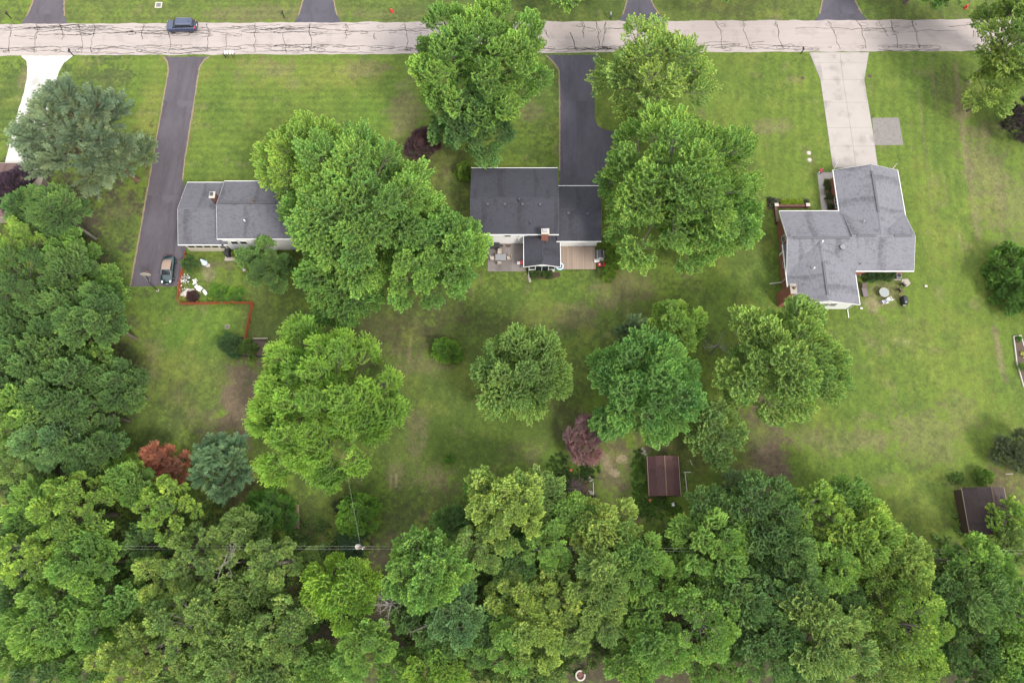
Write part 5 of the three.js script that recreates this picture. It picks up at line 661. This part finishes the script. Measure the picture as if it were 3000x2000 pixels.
grow('purple_tree', 'dark purple ball-shaped tree on the front lawn near the tall maple', 'tree', [-12.9, -54.95, 2.34], 2.1, 2.1, [0.135, 0.0729, 0.081], { type: 'feather', size: 0.95, density: 2, low: -0.8 });
grow('purple_tree', 'dark purple-leaved tree in front of the brown-roofed house corner', 'tree', [-70.43, -46.84, 2.88], 2.6, 3.4, [0.0607, 0.0405, 0.0648], { size: 0.7 });
grow('purple_tree', 'dark purple smoke tree under the roadside tree at the right edge', 'tree', [75.12, -59.1, 3.12], 2.4, 2.4, [0.0743, 0.054, 0.0607], { type: 'feather', size: 0.9, density: 1.2, low: -0.8 });
tree('yellow-green roadside tree at the right edge overhanging the road', [70.39, -67.37, 6.27], 0.9, 9, 'yellow', { density: 1.0, bark: M.barkGrey, inner: 0.05 });
tree('lower yellow-green bough mass above the purple smoke tree', [69.19, -62.16, 3.56], 0.85, 5, 'yellow', { density: 0.9, inner: 0.1 });
grow('shrub', 'large round dense green shrub on the lawn right of the brick house', 'shrub', [69.42, -35.29, 4.62], 3.0, 2.2, [0.128, 0.284, 0.0459], { type: 'oak', size: 0.6, density: 1.3, low: -0.95, full: true, lobeK: 2 });
grow('shrub', 'second half of the dense green shrub clump, lower right of the brick house', 'shrub', [69.5, -32.01, 3.75], 2.5, 1.9, [0.128, 0.284, 0.0459], { type: 'oak', size: 0.6, density: 1.3, low: -0.95, full: true, lobeK: 2 });
grow('shrub', 'dark bushy evergreen at the lawn edge above the umber shed', 'shrub', [64.95, -10.45, 2.62], 2.0, 2, [0.115, 0.155, 0.0675], { type: 'feather', size: 0.9, low: -0.9, density: 1.2 });
grow('shrub', 'fresh green round bush standing alone beside the lime tree', 'shrub', [-8.69, -24.12, 1.74], 1.3, 1.2, [0.128, 0.277, 0.0297], { size: 0.75, low: -0.9, density: 1.3 });
grow('shrub', 'tiny bright green bush in the lawn near bare patches', 'shrub', [-8.21, -9.88, 0.62], 0.6, 0.5, [0.108, 0.27, 0.027], { type: 'oak', size: 0.8, low: -0.9 });
grow('shrub', 'green dome-shaped shrub beside the faded pink planks', 'shrub', [-31.1, -2.27, 3.75], 2.4, 2, [0.0837, 0.209, 0.027], { type: 'feather', size: 0.95, density: 1.5, low: -0.95 });
grow('shrub', 'leafy green sapling with light tips under the service wire', 'shrub', [-18.94, -2.6, 2.21], 2.0, 2.2, [0.121, 0.27, 0.0297], { density: 0.8, size: 0.85 });
grow('shrub', 'dark feathery shrub at the foot of the utility pole', 'shrub', [-19.56, 0.47, 1.91], 1.4, 1.4, [0.0675, 0.142, 0.0607], { type: 'frond', size: 0.8, up: 0.4 });
grow('shrub', 'low grey-green shrub beneath the leafy sapling', 'shrub', [-21.19, -3.47, 1.73], 1.1, 1, [0.0675, 0.101, 0.0405], { type: 'oak', size: 0.8, low: -0.9, density: 0.8 });
grow('shrub', 'round dark green shrub between the drive fence and furled parasol', 'shrub', [-45.41, -36.86, 1.24], 1.1, 0.9, [0.0675, 0.162, 0.0378], { type: 'oak', size: 0.8, low: -0.95, density: 1.2 });
grow('shrub', 'golden green clipped shrub beside the black grill at the grey house', 'shrub', [-38.9, -38.44, 0.63], 0.8, 0.6, [0.257, 0.324, 0.0203], { type: 'oak', size: 0.8, low: -0.95, density: 1.3 });
grow('shrub', 'maroon mounded shrub among the boulders of the rock bed', 'shrub', [-44.46, -32.22, 0.80], 0.5, 0.4, [0.101, 0.0405, 0.0432], { type: 'feather', size: 0.9, low: -0.95, density: 1.5 });
grow('shrub', 'small yellow-green shrub in the fence corner of the rock bed', 'shrub', [-45.97, -31.76, 0.52], 0.45, 0.4, [0.27, 0.324, 0.054], { type: 'oak', size: 0.9, low: -0.9 });
grow('shrub', 'dark green leafy shrub spilling over the dark planter bed', 'shrub', [-38.14, -25.16, 1.52], 1.1, 0.9, [0.0607, 0.142, 0.0405], { size: 0.8, low: -0.9, density: 1.1 });
grow('shrub', 'low leafy plants filling the dark planter bed', 'shrub', [-35.91, -24.84, 1.21], 0.4, 0.35, [0.0945, 0.189, 0.0338], { size: 0.9, low: -0.6, density: 0.7 });
grow('shrub', 'tall grassy peony clump along the long fence run', 'shrub', [-40.55, -32.55, 1.42], 0.4, 0.3, [0.149, 0.311, 0.0351], { type: 'feather', size: 1, low: -0.8 });
grow('shrub', 'grassy green clump at the fence corner', 'shrub', [-38.52, -32.25, 1.43], 0.4, 0.3, [0.149, 0.311, 0.0351], { type: 'feather', size: 1, low: -0.8 });
grow('shrub', 'bright green shrub at the front left corner of the charcoal roof', 'shrub', [-6.96, -51.23, 1.24], 1.3, 1.2, [0.149, 0.284, 0.0338], { size: 0.8, low: -0.9, density: 1.2 });
for (const [x, z, a, b] of [[13.68, -39.47, 0.81, 2.2], [14.01, -38.28, 0.86, 2.4], [14.28, -37.14, 0.81, 2.2], [14.1, -35.95, 0.81, 2.0], [13.42, -35.03, 0.91, 1.3]]) grow('arborvitae', 'dense yellow-green arborvitae in the screen behind the playhouse', 'shrub', [x, z, a], b, b * 0.85, [0.203, 0.351, 0.0297], { type: 'frond', size: 0.6, up: 0.9, low: -0.95, density: 1.3, group: 'arborvitae screen by the deck' });
for (const [x, z, a] of [[2.97, -35.52, 0.72], [4.03, -35.52, 0.72], [5.18, -35.52, 0.77]]) grow('hedge_shrub', 'clipped dark green hedge shrub under the sunroom windows', 'shrub', [x, z, a], 0.42, 0.42, [0.0743, 0.149, 0.0297], { type: 'oak', size: 0.8, low: -0.95, density: 1.2, group: 'hedge under the sunroom' });
grow('shrub', 'fern-like bush between the patio edge and the spreading maple', 'shrub', [-4.59, -38.44, 0.78], 0.8, 0.6, [0.054, 0.121, 0.027], { size: 0.9, low: -0.9 });
// shrubs along the brick house
for (const [px, c] of [[[46.09, -49.79, 0.55], [0.101, 0.162, 0.0405]], [[46.12, -48.9, 0.50], [0.081, 0.135, 0.0405]], [[46.12, -47.5, 0.54], [0.0743, 0.128, 0.0405]], [[46.18, -45.94, 0.55], [0.0675, 0.121, 0.0405]]]) grow('shrub', 'dark rounded foundation shrub between walkway and brick wall', 'shrub', px, 0.5, 0.45, c, { type: 'oak', size: 0.9, low: -0.9, group: 'foundation shrubs by the walkway' });
for (const px of [[45.99, -48.35, 0.25], [46.07, -46.65, 0.30]]) grow('shrub', 'small pale cream perennial among the foundation shrubs', 'shrub', px, 0.3, 0.25, [0.3, 0.28, 0.15], { type: 'feather', low: -0.8, group: 'pale perennials by the walkway' });
for (const px of [[50.14, -35.02, 0.67], [50.97, -35.19, 0.72], [51.95, -35.29, 0.71], [52.9, -35.29, 0.67]]) grow('shrub', 'leafy green foundation shrub along the brick rear wall', 'shrub', px, 0.7, 0.55, [0.081, 0.169, 0.0432], { size: 0.85, low: -0.9, group: 'rear foundation shrubs' });
{ // clipped box hedge
  const [x, z] = [38.2 + 0.85, -46.65], h = thing('clipped_hedge', 'bright green clipped box hedge behind the brick planter wall', 'hedge', [x, 0, z]), r = mul32(5), n = 620, im = new THREE.InstancedMesh(B.oak[0], leafMat, n); im.name = 'foliage'; im.userData.kind = 'stuff';
  for (let k = 0; k < n; k++) { const p = V(r() * 3.1, 0.15 + 0.55 * Math.sqrt(r()), (r() - 0.5) * 0.62); im.setMatrixAt(k, new THREE.Matrix4().compose(p, new THREE.Quaternion().setFromEuler(new THREE.Euler(-1.2 + r(), r() * 6, 0)), V(0.26, 0.26, 0.26))); im.setColorAt(k, new THREE.Color().setRGB(0.2 * (0.85 + 0.3 * r()), 0.33 * (0.85 + 0.3 * r()), 0.012)); } h.add(im);
  put('stem', merge([0.3, 1.2, 2.1, 2.9].map((a) => cyl(0.03, 0.04, 0.4, a, 0.2, 0, 6))), M.bark, h);
}
for (const px of [[37.72, -46.32, 0.49], [38.18, -46.97, 0.45], [42.73, -46.86, 0.45], [37.6, -47.19, 0.34]]) grow('shrub', 'grey-green low shrub at an end of the brick planter', 'shrub', px, 0.32, 0.25, [0.101, 0.135, 0.0743], { type: 'oak', low: -0.8, group: 'grey-green planter shrubs' });
// flowers
function flowers(label, spots, c, n, spread, seed, h = 0.45) {
  const [[x, z]] = spots, f = thing('flower_bed', label, 'flowers', [x, 0, z]), r = mul32(seed), g = new THREE.SphereGeometry(0.035, 8, 5).scale(1, 0.45, 1), im = new THREE.InstancedMesh(g, std(lin(...c), 0.8), n); im.name = 'blossoms'; im.userData.kind = 'stuff'; const st = new THREE.InstancedMesh(B.feather[0], leafMat, Math.round(n / 2)); st.name = 'leaves'; st.userData.kind = 'stuff';
  for (let k = 0; k < n; k++) { const a = r() * 6.28, d = Math.sqrt(r()) * spread; im.setMatrixAt(k, new THREE.Matrix4().compose(V(Math.cos(a) * d, h * (0.8 + 0.4 * r()), Math.sin(a) * d), new THREE.Quaternion(), V(1, 1, 1).multiplyScalar(0.8 + 0.8 * r()))); if (k < st.count) { const a2 = r() * 6.28, d2 = Math.sqrt(r()) * spread; st.setMatrixAt(k, new THREE.Matrix4().compose(V(Math.cos(a2) * d2, 0.05, Math.sin(a2) * d2), new THREE.Quaternion().setFromEuler(new THREE.Euler(-1.4, r() * 6, 0)), V(0.3, 0.3, 0.3))); st.setColorAt(k, new THREE.Color().setRGB(0.06, 0.12, 0.03)); } }
  f.add(im, st);
}
flowers('white daisies crowded at the drive fence', [[-45.89, -34.81]], [0.8, 0.8, 0.76], 90, 0.75, 31); flowers('scattered white flowers between the daisies and the rock bed', [[-46.01, -33.88]], [0.8, 0.8, 0.72], 26, 0.9, 32); flowers('yellow flowers against the long fence run', [[-41.95, -32.01]], [0.75, 0.5, 0.02], 26, 0.28, 33); flowers('tiny pink and white flowers along the long fence run', [[-40.33, -31.65]], [0.7, 0.55, 0.6], 16, 0.5, 34, 0.3); flowers('yellow-green blooming perennials in the white timber-edged bed', [[69.63, -23.87]], [0.6, 0.55, 0.06], 40, 0.5, 35, 0.35);
grow('shrub', 'green spiky perennial in the white timber-edged bed', 'shrub', [68.87, -22.12, 0.46], 0.35, 0.3, [0.149, 0.257, 0.0405], { type: 'frond', size: 0.9, low: -0.5 }); grow('shrub', 'dark green leafy plant at the top of the white timber-edged bed', 'shrub', [69.39, -26.08, 0.38], 0.3, 0.25, [0.081, 0.216, 0.027], { type: 'oak', low: -0.8 });
// bright frond trees in the woods
tree('bright lime green tree with radiating boughs below the utility pole', [-19.16, 5.7, 4.10], 1.15, 7, [0.21, 0.4, 0.045], { type: 'maple', size: 0.85, up: 0.55, density: 1.0, inner: 0.15 });
tree('lime green tree with radiating boughs between dark trees at the bottom of the woods', [-8.16, 14.51, 3.30], 0.9, 5, [0.17, 0.33, 0.045], { type: 'maple', size: 0.85, up: 0.4 });
// --- wooded strip: one tree at a time. [x, z, half width], colour, where
const woods = [
  ['left', [[-64.7, -42.34, 3.25, 'dark'], [-59.73, -41.1, 3.25, 'dark'], [-63.21, -36.01, 3.95, 'bright'], [-58.12, -35.98, 2.92, 'maple'], [-61.28, -30.63, 3.89, 'dark'], [-57.08, -32.65, 3.07, 'dark'], [-54.03, -31.05, 2.77, 'maple'], [-56.77, -27.22, 3.84, 'dark'], [-62.14, -26.33, 3.41, 'dark'], [-51.63, -26.2, 3.44, 'dark'], [-58.23, -21.48, 3.98, 'dark'], [-53.82, -21.53, 2.97, 'maple'], [-60.97, -18.48, 3.11, 'dark'], [-54.65, -16.79, 3.92, 'dark'], [-49.44, -18.06, 3.35, 'dark'], [-50.9, -14.82, 2.97, 'dark'], [-48.83, -17.83, 1.97, 'dark'], [-59.22, -13.88, 3.26, 'maple'], [-54.65, -11.23, 3.65, 'blue'], [-50.98, -10.06, 3.10, 'dark'], [-59.18, -8.62, 3.01, 'olive'], [-47.56, -7.59, 2.10, 'bright']], 'maple in the dense wood on the left beyond the old drive'],
  ['southwest', [[-50.52, -2.78, 4.40, 'bright'], [-56.76, -3.54, 3.15, 'maple'], [-40.7, -3.59, 3.59, 'bright'], [-45.54, -6.08, 2.27, 'maple'], [-54.41, 2.47, 3.39, 'bright'], [-47.98, 2.83, 3.08, 'maple'], [-57.72, -0.51, 2.73, 'dark'], [-43.79, 1, 2.75, 'dark'], [-35.65, 2.83, 4.05, 'olive'], [-39.63, 4.66, 3.06, 'yellow'], [-32.77, -0.52, 2.60, 'olive'], [-27.31, 2.87, 3.31, 'olive'], [-30.83, 6.35, 2.89, 'olive'], [-51.72, 8.58, 3.78, 'maple'], [-45.41, 7.88, 3.59, 'maple'], [-56.3, 6.45, 2.66, 'dark'], [-40.01, 8.58, 2.64, 'olive'], [-35.39, 9.28, 3.95, 'olive'], [-25.47, 10.11, 3.42, 'olive'], [-41.45, 12.74, 3.72, 'yellow'], [-31.89, 13.42, 3.52, 'olive'], [-47.84, 13.42, 3.16, 'maple'], [-54.86, 11.71, 3.18, 'maple'], [-26.99, 13.93, 3.00, 'olive'], [-51.96, 15.11, 3.14, 'dark'], [-36.8, 15.44, 3.13, 'olive'], [-23.13, 8.53, 1.89, 'dark'], [-22.28, 14.27, 2.31, 'maple'], [-23.89, 2.59, 1.41, 'olive']], 'broadleaf tree in the wood below the blue spruce'],
  ['south', [[-0.4, -3.2, 3.79, 'yellow'], [-3.85, -4.62, 2.23, 'maple'], [2.43, -4.81, 2.68, 'olive'], [-7.4, -1.72, 1.85, 'dark'], [7.24, -2.46, 2.50, 'maple'], [11.26, -0.7, 3.36, 'yellow'], [-9.73, 3.61, 4.09, 'maple'], [-3.92, 1.19, 2.94, 'olive'], [3.92, 1.19, 3.07, 'maple'], [-6.13, 7.97, 3.26, 'blue'], [0.19, 6.1, 3.24, 'yellow'], [5.13, 6.81, 3.34, 'yellow'], [2.81, 10.5, 3.19, 'yellow'], [9.84, 4.66, 3.06, 'olive'], [9.96, 7.97, 2.87, 'olive'], [7.14, 9.81, 3.19, 'olive'], [14.44, 2.87, 3.31, 'maple'], [15.69, 8.33, 3.25, 'maple'], [16.63, 12, 2.76, 'maple'], [13.46, 13.92, 2.23, 'maple'], [-1.15, 11.3, 2.88, 'maple'], [-3.69, 11.43, 2.33, 'dark'], [1.92, 13.74, 2.31, 'olive'], [-16.82, 12, 2.86, 'maple'], [-13.44, 14.27, 2.30, 'maple'], [-11.76, 8.53, 2.16, 'dark'], [-8.25, 11.2, 2.16, 'dark'], [0, 2.53, 2.37, 'dark']], 'broadleaf tree in the wood below the maroon shed and back lawn'],
  ['southeast', [[23.85, -2.88, 2.53, 'dark'], [23.2, 0.62, 3.46, 'maple'], [27.39, -5.81, 1.89, 'grey'], [29.49, -3.2, 3.59, 'dark'], [30.61, 1.36, 3.48, 'dark'], [35.27, -3.2, 3.11, 'bright'], [39.72, -4.62, 2.51, 'maple'], [40.12, -0.13, 4.28, 'bright'], [43.88, 3.2, 4.31, 'yellow'], [42.95, 9.11, 4.33, 'bright'], [36.35, 3.38, 3.08, 'maple'], [31.3, 5.56, 3.43, 'dark'], [37.36, 6.53, 2.77, 'dark'], [25.54, 5.92, 3.24, 'dark'], [20.96, 4.35, 3.03, 'maple'], [20.96, 9.4, 3.43, 'maple'], [33.99, 9.98, 4.13, 'olive'], [28.17, 11.71, 3.55, 'dark'], [39.89, 12.9, 3.20, 'olive'], [22.96, 14.1, 3.04, 'maple'], [34.07, 14.79, 2.65, 'olive'], [26.33, 9.04, 2.68, 'dark'], [45.49, 13.21, 2.39, 'bright']], 'broadleaf tree in the wood between the two sheds'],
  ['east', [[52.56, 2.72, 2.96, 'maple'], [55.33, 3.24, 3.31, 'maple'], [51.06, 6.35, 3.16, 'dark'], [55.31, 7.26, 3.27, 'maple'], [51.19, 10.81, 3.42, 'dark'], [55.6, 11.51, 3.03, 'maple'], [60.06, -2.48, 2.36, 'bright'], [51.08, 14.27, 2.69, 'dark'], [59.95, 1.03, 2.21, 'olive'], [54.78, 14.97, 2.88, 'maple']], 'broadleaf tree in the wood below the umber shed'],
];
const toneName = { maple: 'mid green', bright: 'bright green', dark: 'dark green', olive: 'olive green', yellow: 'yellow-tipped', blue: 'bluish green', grey: 'grey-green' };
const landmarks = [['big blue-green pine', -58.62, -51.58], ['basketball hoop', -49.7, -33.22], ['end of the red fence', -36.4, -26.05], ['rust-red small tree', -43.75, -8.87], ['blue spruce', -36.95, -8.32], ['faded pink planks', -27.53, -2.24], ['utility pole', -17.59, 1.15], ['lime green tree below the pole', -19.16, 5.7], ['lowest lime green tree', -8.16, 14.51], ['fire pit', 8.21, 15.93], ['brush pile', 8.38, -6.17], ['maroon shed', 19.07, -7.65], ['white pipe frame', 22.12, -6.51], ['umber shed', 58.59, -3.43], ['purple-leaved tree by the brown roof', -70.43, -46.84]];
const rank = ['nearest', 'second nearest', 'third nearest', 'fourth nearest', 'fifth nearest', 'sixth nearest', 'seventh nearest', 'eighth nearest', 'ninth nearest', 'tenth nearest', 'eleventh nearest', 'twelfth nearest'];
const woodTrees = woods.flatMap(([, list]) => list.map(([x, z, a, c]) => { const near = landmarks.map(([n, lx, lz]) => [Math.hypot(lx - x, lz - z), n]).sort((p, q) => p[0] - q[0])[0]; return { x, z, a, c, d: near[0], n: near[1] }; }));
for (const t of woodTrees) t.k = woodTrees.filter((q) => q.n === t.n && q.c === t.c && q.d < t.d).length;
for (const { x, z, a, c, n, k } of woodTrees) {
  const hj = 5.6 + 4.6 * hash(Math.round(x * 10), Math.round(z * 10)), type = hash(Math.round(x * 7), 3) < 0.4 ? 'oak' : 'maple';
  tree(`${toneName[c]} woodland tree ${rank[k]} the ${n}`, [x, z, a * 1.08], 0.95 + 0.25 * hash(Math.round(z * 9), 8), hj * clamp(a / 3.6, 0.5, 1.05), c, { type, size: type === 'oak' ? 0.95 : 0.85, yellow: c === 'yellow' ? 0.4 : c === 'bright' ? 0.12 : 0.06, density: 0.85 + 0.26 * hash(Math.round(x * 5), 4), bark: hash(Math.round(z * 3), 1) < 0.4 ? M.barkGrey : M.bark, inner: 0.12, group: 'trees of the woods' });
}
// trees north of the road whose lowest twigs reach into view
tree('shade tree across the road behind the red hydrant lawn', [9.54, -82.02, 7.54], 0.85, 9, 'maple'); tree('shade tree across the road between the two right-hand north drives', [34.22, -82.64, 6.54], 0.85, 9, 'dark'); tree('shade tree across the road near the right-hand hydrant', [62.9, -82.09, 6.09], 0.85, 8, 'maple');
// dead grey branches standing in the woods
function deadTree(label, x, z, h, seed, n) { const t = thing('dead_tree', label, 'tree', [x, 0, z]), r = mul32(seed), g = [tube([V(0, 0, 0), V(0.1, h * 0.5, 0), V(0, h, 0.1)], [0.16, 0.1, 0.03], 6)], tw = []; for (let k = 0; k < n; k++) { const y = h * (0.55 + 0.45 * r()), a = r() * 6.28, l = 1 + 1.6 * r(), e = V(Math.cos(a) * l, y + 0.4 + r(), Math.sin(a) * l); g.push(tube([V(0, y, 0), V(e.x * 0.5, y + 0.15, e.z * 0.5), e], [0.05, 0.035, 0.012], 5)); for (let m = 0; m < 5; m++) { const q = V(0, y, 0).lerp(e, 0.4 + 0.6 * r()); tw.push(tube([q, q.clone().add(V((r() - 0.5) * 1.2, r() * 0.5, (r() - 0.5) * 1.2))], [0.022, 0.008], 4)); } } put('trunk', merge(g), M.deadWood, t); put('twigs', merge(tw), M.deadWood, t); }
deadTree('bare grey dead tree beside the bright lime green tree', -13.75, 7.26, 9.3, 41, 14); deadTree('bare grey dead tree among dark foliage left of the yellow-tipped trees', -9.26, 9.51, 8.2, 42, 12); deadTree('bare dead tree between olive trees of the left wood', -32.37, 2.83, 9.8, 43, 9); deadTree('bare twiggy tree beside the broad maple below the white gable', 27.02, -24.2, 4.4, 44, 9);
// understorey and weeds nobody could count
function cover(name, label, spots, n, s0, color, seed, type = 'oak') {
  const r = mul32(seed), im = new THREE.InstancedMesh(B[type][0], leafMat, n); im.name = numbered(name); tag(im, label, 'undergrowth'); im.userData.kind = 'stuff'; im.castShadow = im.receiveShadow = true;
  for (let k = 0; k < n; k++) { const [cx, cz, rx, rz] = spots[Math.floor(r() * spots.length)], a = r() * 6.28, d = Math.sqrt(r()), s = s0 * (0.6 + 0.8 * r()); im.setMatrixAt(k, new THREE.Matrix4().compose(V(cx + Math.cos(a) * d * rx, 0.05 + 0.25 * s * r(), cz + Math.sin(a) * d * rz), new THREE.Quaternion().setFromEuler(new THREE.Euler(-1.2 + r() * 0.9, r() * 6.28, 0)), V(s, s, s))); const v = 0.75 + 0.5 * r(); im.setColorAt(k, new THREE.Color().setRGB(color[0] * v, color[1] * v, color[2] * v)); }
  scene.add(im);
}
cover('undergrowth', 'low dark undergrowth on the floor of the woods', [[-40, 5, 24, 9], [-60, 2, 12, 14], [-65, -24, 10, 20], [0, 10, 14, 7], [30, 6, 20, 8], [50, 8, 14, 8]], 5200, 0.9, [0.11, 0.2, 0.05], 91);
cover('weeds', 'green weeds along the left wall of the maroon shed', [[16.47, -7.38, 0.9, 3.8], [16.86, -3.94, 1.6, 1.2], [18.59, -3.51, 3, 1.3]], 320, 0.42, [0.07, 0.16, 0.02], 92); cover('weeds', 'weeds growing over the brush pile garden', [[6.23, -8.92, 1.6, 1.6], [7.97, -7.38, 2.0, 1.0], [10.22, -8.7, 1.2, 1.5], [7.06, -6.51, 1, 1.2], [9.65, -4.36, 1.5, 1.2]], 300, 0.4, [0.055, 0.12, 0.024], 93);
cover('weeds', 'bushy weeds round the umber shed', [[57.56, -7.38, 1.0, 0.7], [56.92, -1.4, 0.8, 1.5], [60.43, 0.68, 2.4, 0.8], [63.48, -0.56, 1.5, 1.5]], 220, 0.34, [0.101, 0.203, 0.0405], 94); grow('shrub', 'light green bush at the top edge of the umber shed', 'shrub', [60.85, -7.59, 0.97], 0.9, 0.7, [0.135, 0.27, 0.0405], { size: 0.8, low: -0.9 });
console.log('plants done', Object.values(names).length);
renderer.render(scene, camera);
